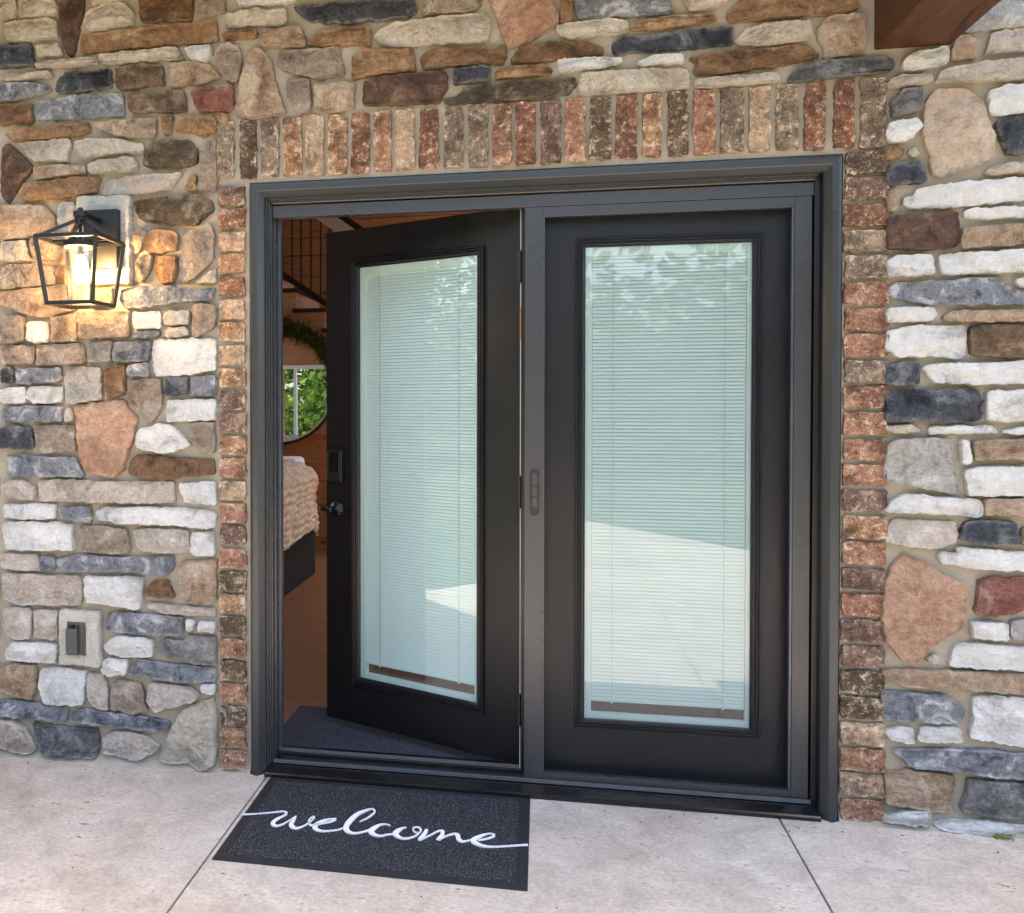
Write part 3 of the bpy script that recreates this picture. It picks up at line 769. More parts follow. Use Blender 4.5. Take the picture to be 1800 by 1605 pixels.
lw.box(RX0 - .15, RX0, .22, RY, 0, .2).box(RX0 - .15, RX0, .22, .5, .2, 3.6).box(RX0 - .15, RX0, 2.2, 2.35, .2, 3.6).box(RX0 - .15, RX0, 4.1, 4.25, .2, 3.6).box(RX0 - .15, RX0, 6.2, RY, .2, 3.6).box(RX0 - .15, RX0, .22, RY, 3.6, 5.2)  # unseen wall, wide openings added to bring daylight into the room
tag(lw.build('wall_left', logs), kind='structure')
rw = MB().box(RX1, RX1 + .15, .22, RY, 0, .2).box(RX1, RX1 + .15, .22, .6, .2, 3.6).box(RX1, RX1 + .15, 3.0, 3.2, .2, 3.6).box(RX1, RX1 + .15, 5.8, RY, .2, 3.6).box(RX1, RX1 + .15, .22, RY, 3.6, 5.2)  # also unseen, with large openings added so the room gets brighter
tag(rw.build('wall_right', logs), kind='structure')
tag(MB().box(-6, 8, RY + .1, RY + .25, 0, 5.2).build('wall_back', shell), kind='structure')
lg = empty('log_wall', (-1, 6.4, 0)); tag(lg, 'warm pine plank wall seen behind the stair railing indoors', 'wall')
zz = .004
while zz < 3.88:
    hgt = random.choice((.16, .18, .2, .22))
    hgt = min(hgt, 3.9 - zz)
    o = MB().box(-3.6, 4.55, -.03 + random.uniform(-.006, .006), .19, zz + .002, zz + hgt - .002).build('plank', logs, lg, .006)
    zz += hgt

# porch overhead
tag(MB().box(-7, 2.02, -.66, -.03, 2.89, 2.99).build('porch_ceiling', wood_mat('porch_ceiling_boards', (140, 96, 58), (164, 118, 76), (104, 68, 40), 'x')), 'timber boarded ceiling of the covered porch', 'porch ceiling')
bo = MB().box(2.022, 2.237, -.85, -.004, 2.424, 2.74).build('porch_beam', beam_side, None, .004)
tag(bo, 'dark walnut stained timber beam above the right end of the brick surround', 'beam')
po = empty('porch_post', (-4.0, -2.2, 0)); tag(po, 'white porch post mirrored as a pale stripe in the open door', 'post')
MB().box(-.07, .07, -.07, .07, .16, 2.8).build('shaft', white_paint, po, .004)
MB().box(-.10, .10, -.10, .10, 0, .16).build('base', white_paint, po, .004)
po2 = empty('porch_post', (-3.05, -1.35, 0)); 
tag(po2, 'dark timber porch post mirrored indoors beside the white window trim', 'post')
MB().box(-.08, .08, -.08, .08, .12, 2.8).build('shaft', beam_side, po2, .004)
MB().box(-.11, .11, -.11, .11, 0, .12).build('base', beam_side, po2, .004)

# ---------------------------------------------------------------- door frame
frame = empty('door_frame', (0, 0, 0)); tag(frame, 'charcoal double door frame with moulded casing inside the brick surround', 'door frame')
CP = [(0, .05), (0, -.004), (.004, -.010), (.012, -.012), (.028, -.012), (.031, -.010), (.047, .006), (.050, .010), (.050, .05)]
for s in ('left', 'right', 'top'): MB().mitre(CP, 0, W, .001, H, s, 0, False).build('casing', casing_m, frame)
# jambs: ribbed tracks running back into the wall
JL = [(.0502, .022), (.056, .022), (.056, .034), (.062, .034), (.062, .046), (.059, .048), (.059, .054), (.064, .056), (.064, .085), (.060, .087), (.060, .095), (.066, .097), (.066, .195), (.0502, .195)]
MB().prism(JL, 'z', .001, H - .0505).build('jamb', alu, frame)
JR = [(.0504, .0225), (.030, .0225), (.030, .052), (.0655, .054), (.0655, .195), (.0504, .195)]
MB().prism([(W - a, b) for a, b in JR], 'z', .001, H - .0505).build('jamb', doorpaint, frame)  # right jamb in black, standing in for shade inside its recess
MB().box(W - .041, W - .038, .030, .0515, .05, H - .06).build('screen_track', alu, frame)
MB().prism([(b, H - a) for a, b in JL], 'x', .0665, W - .0665).build('head_jamb', alu, frame)
MB().box(.0662, .0785, .118, .150, .06, 2.04).build('door_stop', whitestrip and railm, frame, .002)
MB().box(.0668, W - .0668, .055, .100, 1.996, 2.0375).build('screen_head_track', alu, frame, .0015)
MB().box(.944, .985, .104, .19, .05, 2.04).build('mullion', doorpaint, frame, .002)
MB().box(.9405, .9435, .112, .150, .052, 2.03).build('weatherstrip', whitestrip, frame)
TH = [(-.014, .001), (-.014, .012), (-.008, .016), (.028, .030), (.102, .036), (.104, .050), (.128, .050), (.130, .040), (.200, .040), (.200, .001)]
th = MB().prism(TH, 'x', .0505, W - .0505).build('threshold', sillm, frame)
MB().prism([(.040, .0335), (.042, .046), (.052, .046), (.054, .0345)], 'x', .068, W - .068).build('sill_rail', railm, th, .001)
MB().prism([(.112, .0505), (.114, .0625), (.122, .0625), (.124, .0505)], 'x', .068, .942).build('sill_rail', railm, th, .001)
MB().box(-.006, .0495, -.012, .045, -.001, .003).build('sill_pad', whitestrip, frame)
MB().box(W - .0495, W + .006, -.012, .045, -.001, .003).build('sill_pad', whitestrip, frame)
for zc in (1.80, 1.02, .26):
    MB().lathe([(.0075, -.055), (.0075, .055)], (.9395, .104, zc), 'z', 14).build('hinge', blackmetal, frame, smooth=False)
MB().box(.9395, .9432, .108, .112, 1.55, 1.66).build('tag', orange_m, frame)

# ---------------------------------------------------------------- glazed doors
DW, ZB, ZT = .871, .0511, 2.0173
LITE = [(0, .004), (0, -.008), (.003, -.0135), (.007, -.0135), (.010, -.008), (.013, -.0115), (.016, -.0115), (.019, -.007), (.022, -.0095), (.025, -.0095), (.029, -.002), (.034, .002), (.034, .004)]
SLAT_L = {}
def glazed(root, x0, x1, lx0, lx1):
    """a door leaf with a full lite: slab with an opening, lite moulding, two panes and a blind between them; front face on y = 0"""
    lz0, lz1 = .205, 1.897; T = .044
    s = MB(); bm = s.bm; ix0, ix1, iz0, iz1 = lx0 + .02, lx1 - .02, lz0 + .02, lz1 - .02
    for y in (0, T):
        for (a, b, c_, d_) in ((x0, ix0, ZB, ZT), (ix1, x1, ZB, ZT), (ix0, ix1, ZB, iz0), (ix0, ix1, iz1, ZT)):
            s.quad((a, y, c_), (b, y, c_), (b, y, d_), (a, y, d_))
    for (a, c_, b, d_) in ((x0, ZB, x1, ZB), (x1, ZB, x1, ZT), (x1, ZT, x0, ZT), (x0, ZT, x0, ZB), (ix0, iz0, ix1, iz0), (ix1, iz0, ix1, iz1), (ix1, iz1, ix0, iz1), (ix0, iz1, ix0, iz0)):
        s.quad((a, 0, c_), (b, 0, d_), (b, T, d_), (a, T, c_))
    bmesh.ops.remove_doubles(bm, verts=bm.verts, dist=1e-5)
    s.build('door_slab', doorpaint, root)
    lf = empty('lite_frame', (0, 0, 0), 0, root)
    for side in ('left', 'right', 'top', 'bottom'): MB().mitre(LITE, lx0, lx1, lz0, lz1, side, -.0006).build('moulding', doorpaint, lf)
    g0, g1, h0, h1 = lx0 + .031, lx1 - .031, lz0 + .030, lz1 - .031
    MB().box(g0, g1, .0035, .0065, h0, h1).build('glass_pane', pane_m, root)
    MB().box(g0, g1, .0365, .0395, h0, h1).build('glass_pane', pane_m, root)
    bl = empty('blind', (0, 0, 0), 0, root)
    bw = .026
    MB().box(g0, g0 + bw, .010, .032, h0, h1).build('side_channel', whitevinyl, bl, .001)
    MB().box(g1 - bw * .62, g1, .010, .032, h0, h1).build('side_channel', whitevinyl, bl, .001)
    MB().box(g0 + bw + .0005, g1 - bw * .62 - .0005, .009, .032, h1 - .032, h1).build('head_rail', whitevinyl, bl, .001)
    MB().box(g0 + bw + .0005, g1 - bw * .62 - .0005, .010, .032, h0, h0 + .022).build('sill_channel', whitevinyl, bl, .001)
    sx0, sx1 = g0 + bw + .001, g1 - bw * .62 - .001
    zb = .296; ztop = h1 - .034; pitch = .0123
    MB().box(sx0, sx1, .013, .023, zb, zb + .007).build('bottom_rail', whitevinyl, bl, .001)
    key = round(sx1 - sx0, 4)
    if key not in SLAT_L:
        b = MB(); prof = []
        ang = R(66); L = .0139
        for t in (-.5, -.17, .17, .5):
            u = t * L; k = .0011 * (1 - (2 * t) ** 2)
            prof.append((u * math.cos(ang) - k * math.sin(ang), u * math.sin(ang) + k * math.cos(ang)))
        back = [(a + .0003 * math.sin(ang), c_ - .0003 * math.cos(ang)) for a, c_ in prof]
        b.prism(prof + back[::-1], 'x', 0, sx1 - sx0); SLAT_L[key] = b.build('slat', slat_m, bl)
        SLAT_L[key].location = (sx0, .0185, zb + .012); first = 1
    base = SLAT_L[key]; n = int((ztop - zb - .012) / pitch)
    for k in range(0 if base.parent != bl else 1, n + 1):
        o = base.copy(); C.objects.link(o); o.parent = bl
        o.location = (sx0, .0185 + random.uniform(-.0002, .0002), zb + .012 + k * (ztop - zb - .014) / n); o.rotation_euler[0] = random.uniform(-.004, .004)
    for fx in (.22 * .62, 1 - .22 * .62):
        xx = sx0 + (sx1 - sx0) * fx
        MB().box(xx - .0007, xx + .0007, .0108, .0120, zb, ztop).build('ladder_cord', cord_m, bl)
        MB().box(xx - .004, xx + .004, .0105, .0125, zb - .004, zb + .004).build('cord_clip', whitevinyl, bl)
th_ = .45742
od = empty('open_door', (.9388, .1439, 0), -th_)
tag(od, 'black glazed door standing ajar into the room, with keypad lock', 'door')
glazed(od, -DW, 0, -.738, -.139)
lock = empty('keypad_lock', (-.8155, 0, 1.077), 0, od)
MB().box(-.038, .038, -.024, -.0005, -.066, .066).build('lock_body', blackmetal, lock, .006, seg=3)
MB().box(-.026, .022, -.0265, -.0235, -.022, .056).build('touch_screen', glossblack, lock, .002)
MB().box(-.0295, -.0275, -.0268, -.0235, -.030, .052).build('chrome_edge', railm, lock)
MB().box(.0255, .0285, -.0268, -.0235, -.054, .056).build('chrome_edge', railm, lock)
lev = empty('door_lever', (-.8135, 0, .903), 0, od)
MB().lathe([(.033, -.0005), (.033, -.008), (.028, -.013), (.014, -.018), (.012, -.050), (.015, -.052), (.015, -.062), (.008, -.064)], (0, 0, 0), 'y', 28).build('rose', blackmetal, lev, smooth=True)
hb = MB(); hb.bar((.006, -.056, 0), (-.036, -.058, .004), .014, .016); hb.bar((-.036, -.058, .004), (-.046, -.055, .003), .012, .014); hb.bar((.004, -.056, -.002), (.050, -.050, -.012), .012, .012)
hb.build('handle', glossblack, lev, .003)
MB().lathe([(.006, -.004), (.006, 0)], (.866 - .8135 + .0, -.045, -.014), 'y', 12).build('knob', blackmetal, lev)

fd = empty('fixed_door', (0, .128, 0)); tag(fd, 'closed black glazed door with white blinds behind the insect screen', 'door')
glazed(fd, .9865, 1.8685, 1.127, 1.732)

# ---------------------------------------------------------------- sliding insect screen over the right leaf
sc_ = empty('screen_door', (0, 0, 0)); tag(sc_, 'charcoal sliding insect screen door covering the right hand doorway', 'screen door')
st = MB().box(.957, 1.020, .056, .083, .038, 1.9945).build('stile', alu, sc_, .0015)
MB().box(1.0203, 1.0235, .060, .083, .0605, 1.9595).build('spline', railm, st)
st2 = MB().box(1.812, 1.8635, .056, .083, .038, 1.9945).build('stile', alu, sc_, .0015)
MB().box(1.8045, 1.8117, .062, .083, .0605, 1.9595).build('spline', railm, st2)
MB().box(1.0202, 1.8118, .0575, .083, 1.960, 1.9945).build('rail', alu, sc_, .0015)
MB().box(1.0202, 1.8118, .0575, .083, .038, .0655).build('rail', alu, sc_, .0015)
MB().box(1.022, 1.806, .0715, .0722, .062, 1.962).build('mesh', screen_m, sc_)
lt = MB()
def stadium(bmb, xc, z0, z1, r, y0, y1):
    pts = [(xc + r * math.cos(a), z1 - r + r * math.sin(a)) for a in [math.pi * i / 10 for i in range(11)]] + [(xc + r * math.cos(a), z0 + r + r * math.sin(a)) for a in [math.pi + math.pi * i / 10 for i in range(11)]]
    bmb.prism(pts, 'y', y0, y1); return bmb
pull = stadium(MB(), .9915, .945, 1.106, .0155, .0515, .0558).build('latch_plate', blackmetal, sc_, .001)
stadium(MB(), .9915, 1.05, 1.092, .0085, .0500, .0514).build('thumb_recess', alu, pull, .0008)
stadium(MB(), .9915, 1.012, 1.046, .0085, .0475, .0514).build('slide_button', alu, pull, .001)
stadium(MB(), .9915, .974, 1.010, .0085, .0482, .0514).build('slide_button', alu, pull, .001)

# ---------------------------------------------------------------- doormat
mat_o = empty('doormat', (.5274, -.3274, 0)); tag(mat_o, 'black coir look doormat lettered welcome in white script', 'doormat')
mx0, mx1, my0, my1 = .0746 - .5274, .98 - .5274, -.637 + .3274, -.0178 + .3274
rubber = plain('black_rubber', (34, 35, 39), .6, 0, .4, .25, 90, .25)
b = MB(); bm = b.bm
def rr(x0, x1, y0, y1, r, z, n=5):
    out = []
    for cx, cy_, a0 in ((x1 - r, y1 - r, 0), (x0 + r, y1 - r, 90), (x0 + r, y0 + r, 180), (x1 - r, y0 + r, 270)):
        for i in range(n + 1):
            a = R(a0 + 90 * i / n); out.append(bm.verts.new((cx + r * math.cos(a), cy_ + r * math.sin(a), z)))
    return out
r0 = rr(mx0, mx1, my0, my1, .004, .0012); r1 = rr(mx0 + .001, mx1 - .001, my0 + .001, my1 - .001, .004, .004); r2 = rr(mx0 + .03, mx1 - .03, my0 + .03, my1 - .03, .015, .0062)
for A, B in ((r0, r1), (r1, r2)):
    for i in range(len(A)): bm.faces.new((A[i], A[(i + 1) % len(A)], B[(i + 1) % len(A)], B[i]))
bm.faces.new(r2); bm.faces.new(r0[::-1])
b.build('border', rubber, mat_o)
def pile_mat():
    t = NT('black_loop_pile'); v = t.coords(per_object=False); n = t.noise(v, 210, 4, .75); n2 = t.noise(v, 9, 4)
    col = t.ramp(n, [(.40, (8, 9, 11)), (.52, (32, 34, 39)), (.60, (84, 87, 94)), (.70, (150, 152, 160))])
    col = t.mix(.4, col, t.ramp(n2, [(.3, grey(.36)), (.7, grey(.6))]), 'OVERLAY')
    return t.fin(col, .75, t.bump(n, .9, .004), spec=.3)
me = bpy.data.meshes.new('pile'); nx, ny = 300, 190; vs, fs = [], []
fx0, fx1, fy0, fy1 = mx0 + .034, mx1 - .034, my0 + .034, my1 - .034
for j in range(ny + 1):
    for i in range(nx + 1):
        x = fx0 + (fx1 - fx0) * i / nx; y = fy0 + (fy1 - fy0) * j / ny
        e = min(i, nx - i, j, ny - j)
        vs.append((x, y, .0055 + (0 if e == 0 else .0025 + abs(noise.noise(Vector((x, y, 0)) * 190)) * .0038)))
for j in range(ny):
    for i in range(nx):
        k = j * (nx + 1) + i; fs.append((k, k + 1, k + nx + 2, k + nx + 1))
me.from_pydata(vs, [], fs)
link('pile', me, pile_mat(), mat_o)['kind'] = 'stuff'
LET = [[723,-3476,60,908,-3439,47,1235,-3327,27,1527,-3208,30,1817,-3074,43,1962,-3007,47,2088,-3049,74,2138,-3173,87,2084,-3333,80,1958,-3578,120,1894,-3807,150,1927,-3979,150,2050,-4074,94,2192,-3960,60,2318,-3721,47,2431,-3423,47,2487,-3265,40],[2487,-3265,40,2494,-3541,114,2475,-3832,161,2558,-4026,154,2704,-4101,100,2858,-3965,60,3001,-3654,54,3078,-3314,50,3077,-3204,43,3025,-3200,40,2971,-3335,47,2967,-3553,54,3041,-3752,50,3173,-3775,47],[3081,-3850,54,3406,-3628,47,3647,-3436,80,3764,-3246,87,3665,-3230,47,3471,-3357,100,3296,-3629,174,3247,-3886,174,3354,-4073,134,3555,-4135,74,3814,-4048,47,4035,-3921,47,4156,-3757,47],[4556,-3251,27,4750,-2937,60,4877,-2579,74,4880,-2376,60,4771,-2246,43,4590,-2412,120,4390,-2715,184,4259,-3182,221,4206,-3621,221,4267,-3922,187,4436,-4072,114,4646,-4050,74,4858,-3870,60,4958,-3746,54],[4863,-3917,67,4922,-3823,54,5083,-3512,54],[5534,-3336,47,5385,-3275,40,5212,-3360,94,5062,-3656,201,5023,-3871,201,5146,-4050,147,5368,-4105,74,5557,-3966,54,5728,-3897,67],[6050,-3385,40,5962,-3417,54,5851,-3599,174,5782,-3852,201,5904,-4063,134,6081,-4140,80,6290,-4031,60,6442,-3819,54,6523,-3497,60,6454,-3317,60,6343,-3284,43,6268,-3411,47,6332,-3618,47,6438,-3665,40],[6692,-3393,120,6665,-3673,147,6588,-4023,154,6550,-4150,100],[6611,-4085,47,6853,-3736,47,7060,-3422,60,7181,-3431,134,7194,-3700,154,7108,-4017,147],[7162,-3973,47,7356,-3680,47,7551,-3526,87,7662,-3604,154,7714,-3860,161,7827,-3982,94,7969,-3914,50,8108,-3813,54],[8299,-3807,40,8539,-3659,67,8735,-3453,80,8734,-3319,60,8608,-3291,40,8437,-3413,87,8218,-3705,187,8159,-3914,194,8332,-4093,147,8539,-4160,87,8797,-4133,54,9138,-4025,47,9565,-3874,50,9851,-3783,67]]
letter_m = plain('white_lettering', (226, 227, 230), .75, 0, .2, .12, 160, .3)
lb = MB(); bm = lb.bm
def ribbon(P):
    # Catmull-Rom through x, y, width triples
    pts = [P[i:i + 3] for i in range(0, len(P), 3)]; pts = [[a / 1e4 for a in p] for p in pts]; out = []
    for i in range(len(pts) - 1):
        p0, p1, p2, p3 = pts[max(i - 1, 0)], pts[i], pts[i + 1], pts[min(i + 2, len(pts) - 1)]
        for k in range(7):
            t = k / 7
            out.append([.5 * (2 * p1[c_] + (p2[c_] - p0[c_]) * t + (2 * p0[c_] - 5 * p1[c_] + 4 * p2[c_] - p3[c_]) * t * t + (3 * p1[c_] - p0[c_] - 3 * p2[c_] + p3[c_]) * t ** 3) for c_ in range(3)])
    out.append(pts[-1]); return out
zi = 0
for P in LET:
    q = ribbon(P); zi += 1; z = .0128 + zi * .00006
    L_, R_ = [], []
    for i, (x, y, w) in enumerate(q):
        a, b_ = q[max(i - 1, 0)], q[min(i + 1, len(q) - 1)]
        # a broad pen held at a slant: the stroke width lies mostly along x, as the foreshortened photo shows it
        t = Vector((b_[0] - a[0], b_[1] - a[1])); t = t.normalized() if t.length > 1e-7 else Vector((1, 0))
        nrm = Vector((-t.y, t.x)); hw = max(w * .76, .0012) / 2 * (1 + .45 * abs(nrm.y))
        x = min(max(x, .078), .9765); x -= .5274; y += .3274
        L_.append(bm.verts.new((x + nrm.x * hw, y + nrm.y * hw, z))); R_.append(bm.verts.new((x - nrm.x * hw, y - nrm.y * hw, z)))
    for i in range(len(q) - 1): bm.faces.new((L_[i], L_[i + 1], R_[i + 1], R_[i]))
r = bmesh.ops.extrude_face_region(bm, geom=bm.faces[:])
for v in [g for g in r['geom'] if isinstance(g, bmesh.types.BMVert)]: v.co.z -= .004
lb.build('lettering', letter_m, mat_o)

# ---------------------------------------------------------------- wall lantern
ln = empty('wall_lantern', (-.55, -.045, 1.80)); tag(ln, 'lit black open frame wall lantern on the cream block left of the doors', 'lantern')
ox, oy = -.006, -.142                                     # lantern axis from the root
MB().box(.072 - .13, .072, -.020, .0145, .017, .227).build('back_plate', blackmetal, ln, .002)
b = MB(); b.bar((.01, -.02, .185), (ox, oy, .190), .012, .015); b.build('arm', blackmetal, ln, .001)
b = MB(); b.lathe([(.014, .150), (.018, .156), (.018, .176), (.024, .178), (.024, .196), (.012, .198), (.010, .207), (.004, .211)], (ox, oy, 0), 'z', 20); b.bar((ox, oy, .098), (ox, oy, .15), .010); b.build('stem', blackmetal, ln)
T2, B2, ZTL, ZBL, bw = .110, .084, .098, -.126, .0125
TC = [(ox + sx * T2, oy + sy * T2, ZTL) for sx, sy in ((-1, -1), (1, -1), (1, 1), (-1, 1))]
BC = [(ox + sx * B2, oy + sy * B2, ZBL) for sx, sy in ((-1, -1), (1, -1), (1, 1), (-1, 1))]
for i in range(4):
    MB().bar(TC[i], TC[(i + 1) % 4], bw).build('frame_bar', blackmetal, ln)
    MB().bar(BC[i], BC[(i + 1) % 4], bw * .999).build('frame_bar', blackmetal, ln)
    MB().bar(TC[i], BC[i], bw * 1.001).build('frame_bar', blackmetal, ln)
    MB().bar((TC[i][0] * .9 + ox * .1, TC[i][1] * .9 + oy * .1, ZTL + .004), (ox + (TC[i][0] - ox) * .12, oy + (TC[i][1] - oy) * .12, .163), .0135, .012).build('roof_bar', blackmetal, ln)
b = MB(); b.lathe([(.060, .074), (.060, .093), (.004, .094)], (ox, oy, 0), 'z', 32); b.build('glass_cap', blackmetal, ln)
MB().bar((ox - T2, oy, ZTL), (ox + T2, oy, ZTL), .008).bar((ox, oy - T2, ZTL), (ox, oy + T2, ZTL), .0081).build('cross_bar', blackmetal, ln)
b = MB(); b.lathe([(.053, -.118), (.053, .080)], (ox, oy, 0), 'z', 40, False); b.lathe([(.0505, .080), (.0505, -.118)], (ox, oy, 0), 'z', 40, False)
b.build('glass_chimney', glass_mat('lantern_glass', (.95, .955, .95, 1), .09), ln, smooth=True)
for zr in (-.118, .074):
    b = MB(); b.lathe([(.0535, zr - .002), (.0535, zr + .002), (.050, zr + .002), (.050, zr - .002), (.0535, zr - .002)], (ox, oy, 0), 'z', 40, False); b.build('glass_lip', plain('frosted_lip', (200, 196, 186), .3) if zr < 0 else bpy.data.materials['frosted_lip'], ln)
b = MB(); b.lathe([(.010, .078), (.012, .055), (.013, .045)], (ox, oy, 0), 'z', 16); b.build('socket', railm, ln)
em = NT('glowing_bulb'); em.b.inputs['Emission Color'].default_value = (1, .62, .28, 1); em.b.inputs['Emission Strength'].default_value = 90; em.b.inputs['Base Color'].default_value = (1, .9, .8, 1)
b = MB(); b.lathe([(.010, .045), (.015, .036), (.022, .020), (.0255, .002), (.0245, -.016), (.018, -.030), (.008, -.038), (.001, -.040)], (ox, oy, 0), 'z', 24); b.build('bulb', em.m, ln, smooth=True)
pl = bpy.data.lights.new('lantern_light', 'POINT'); pl.energy = 1.5; pl.color = (1, .46, .19); pl.shadow_soft_size = .03
plo = bpy.data.objects.new('lantern_light', pl); C.objects.link(plo); plo.parent = ln; plo.location = (ox, oy - .0, .010)

# ---------------------------------------------------------------- socket cover
so = empty('socket_cover', (-.661, -.0285, .4645)); tag(so, 'grey weatherproof socket cover on the cream block low on the wall', 'socket')
socket_m = plain('grey_die_cast', (74, 76, 76), .5, .3, .5, .15, 40, .1)
MB().box(-.036, .036, -.008, .004, -.0605, .0605).build('back_plate', socket_m, so, .0015)
MB().box(-.034, .012, -.024, -.0082, -.055, .040).build('flip_lid', socket_m, so, .003)
MB().box(-.030, -.020, -.018, -.0082, .041, .050).build('lid_hinge', blackmetal, so, .001)
MB().box(.002, .012, -.018, -.0082, .041, .050).build('lid_hinge', blackmetal, so, .001)
MB().box(-.014, -.004, -.012, -.0082, .041, .052).build('latch_hole', blackgap, so)  # solid black block, its colour stands in for the shade inside a hole
MB().box(.026, .031, -.0115, -.0082, -.058, .052).build('plate_rib', socket_m, so, .001)
b = MB(); b.lathe([(.0055, -.0245), (.0055, -.0238)], (-.012, 0, -.042), 'y', 14); b.build('lid_boss', railm, so)

# ---------------------------------------------------------------- inside the room
rg = empty('indoor_mat', (.5, .48, .004)); tag(rg, 'dark charcoal mat on the floor just inside the open door', 'mat')
rugm = NT('charcoal_carpet'); v = rugm.coords((1, 1, 1), False); n = rugm.noise(v, 260, 3, .7); n2 = rugm.noise(v, 7, 5)
rc = rugm.mix(.5, rugm.ramp(n, [(.3, (26, 26, 32)), (.5, (62, 62, 70)), (.7, (104, 104, 114))]), rugm.ramp(n2, [(.3, grey(.38)), (.7, grey(.6))]), 'OVERLAY')
rugm.fin(rc, .95, rugm.bump(n, .8, .004), spec=.1)
MB().box(-.515, 1.42, -.272, .268, 0, .010).build('pad', rugm.m, rg, .004)  # mat widened behind the fixed door to darken the gap under its blind

bed = empty('bed', (-1.7, 2.6, .004)); tag(bed, 'bed with black base standing beyond the open doorway', 'bed')
MB().box(-.95, 1.00, -1.5, 1.32, .0, .42).build('base', plain('black_bed_base', (12, 12, 13), .9), bed, .01)
MB().box(-.95, .98, -1.5, 1.30, .421, .80).build('mattress', plain('white_mattress', (210, 208, 206), .9), bed, .05, seg=3)
pw = MB().box(.45, .93, 1.02, 1.30, .80, .91); pillow = pw.build('pillow', plain('white_linen', (222, 222, 226), .9), None, .05, seg=4)
pillow.location = (-1.7, 2.6, .004); tag(pillow, 'white pillow showing past the far end of the knitted blanket', 'pillow')
# chunky knitted throw: a draped sheet covered in loops
me = bpy.data.meshes.new('knitted_blanket'); vs, fs = [], []; nu, nv = 150, 210
U0, V0, V1 = 1.5, -1.5, 1.22
def drape(u, vv):
    # u runs across the top of the bed and over its right-hand edge, vv along the bed
    r = .10; top = 1.0
    endr = max(0, vv - 1.02); drop = endr * endr * 1.6
    if u < top: p = Vector((-.5 + u * 1.38, vv, .865 - drop)); n = Vector((0, 0, 1))
    elif u < top + .12:
        a = (u - top) / .12 * math.pi / 2; p = Vector((.88 + math.sin(a) * r * 1.55, vv, .865 - r + math.cos(a) * r - drop)); n = Vector((math.sin(a), 0, math.cos(a)))
    else:
        d_ = (u - top - .12); p = Vector((1.035 + .012 * math.sin(vv * 9), vv, .765 - d_ * (1.05 + .05 * math.sin(vv * 5)) - drop)); n = Vector((1, 0, 0))
    return p, n
for j in range(nv + 1):
    for i in range(nu + 1):
        u = U0 * i / nu; vv = V0 + (V1 - V0) * j / nv
        p, n = drape(u, vv)
        jn = noise.noise(Vector((u * 5, vv * 5, 9))); row = u / .046 + jn * .7; ph = vv / .05 + (.5 if int(row) % 2 else 0) + jn * .6
        hgt = abs(math.sin(row * math.pi)) ** .6 * (.12 + .88 * abs(math.sin(ph * math.pi)) ** .6)
        w = noise.noise(Vector((u * 6, vv * 6, 3))) * .018
        p = p + n * (hgt * .026 + w); vs.append(p)
for j in range(nv):
    for i in range(nu):
        k = j * (nu + 1) + i; fs.append((k, k + 1, k + nu + 2, k + nu + 1))
me.from_pydata(vs, [], fs)
for p in me.polygons: p.use_smooth = True
kn = NT('blush_wool'); v = kn.coords(per_object=False); n = kn.noise(v, 24, 4, .7); n2 = kn.noise(v, 220, 3, .7)
kn.fin(kn.mix(.5, kn.ramp(n, [(.3, (166, 142, 118)), (.5, (202, 186, 166)), (.7, (226, 216, 204))]), kn.ramp(n2, [(.3, grey(.36)), (.7, grey(.62))]), 'OVERLAY'), .95, kn.bump(n2, .6, .004), spec=.1)
kb = link('knitted_blanket', me, kn.m); kb.location = (-1.7, 2.6, .004); tag(kb, 'chunky knitted blush blanket draped over the side of the bed', 'blanket')

# staircase rising to the left against the far wall
stc = empty('staircase', (-1.05, 5.0, 0)); tag(stc, 'indoor staircase with pine side panel, dark treads and black railing', 'staircase')
steps = [(-3.2, -.88 - .33 * 5, 2.9)]
treads = []
x_r = 1.6; zt_ = .90
tx = [(-.985 + .285 * k, 1.98 - .178 * (k)) for k in range(-6, 9)]
zz = .004
# side boards up to the stepped profile
levels = [(-1.6, 2.87), (-1.31, 2.69), (-1.02, 2.515)]
noses = [(-.36 - .29 * k, 1.98 + .178 * (k - 1)) for k in range(-1, 9)]
NS = []
xr, zr = -1.05 + .0, 2.157
# nosing k=0 spans the pixels of the middle tread; each next one is one going further left and one rise higher
for k in range(-4, 7): NS.append((-.865 - .262 * k, 2.16 + .181 * k))
for k, (xe, z) in enumerate(NS):
    MB().box(xe - .262 - .03 + 1.05, xe + .012 + 1.05, -.02, .9, z - .035, z).build('tread', plain('dark_stair_tread', (38, 24, 18), .5) if k == 0 else bpy.data.materials['dark_stair_tread'], stc, .004)
    MB().box(xe - .262 + 1.05, xe - .0 + 1.05, .0, .9, 1.72, z - .036).build('panel', panel_w, stc)
for k in range(10):
    MB().box(-3.0, 2.2, .0 + random.uniform(-.004, .004), .03, .174 * k + .001, .174 * k + .171).build('side_board', panel_w if k > 5 else logs, stc, .003)
for k in range(-4, 7):
    xe, z = NS[k + 4]
    for q in (.05, .14, .23): 
        zz0 = z + .03 + (q - .0) * .69 ; MB().box(xe - q - .006 + 1.05, xe - q + .006 + 1.05, .044, .056, zz0, zz0 + .86).build('baluster', blackmetal, stc)
MB().bar((NS[0][0] + 1.05, .05, NS[0][1] + .04), (NS[-1][0] - .262 + 1.05, .05, NS[-1][1] + .04 + .181), .03, .05).build('bottom_rail', blackmetal, stc)
MB().bar((NS[0][0] + 1.05, .05, NS[0][1] + .90), (NS[-1][0] - .262 + 1.05, .05, NS[-1][1] + .90 + .181), .04, .06).build('handrail', blackmetal, stc)
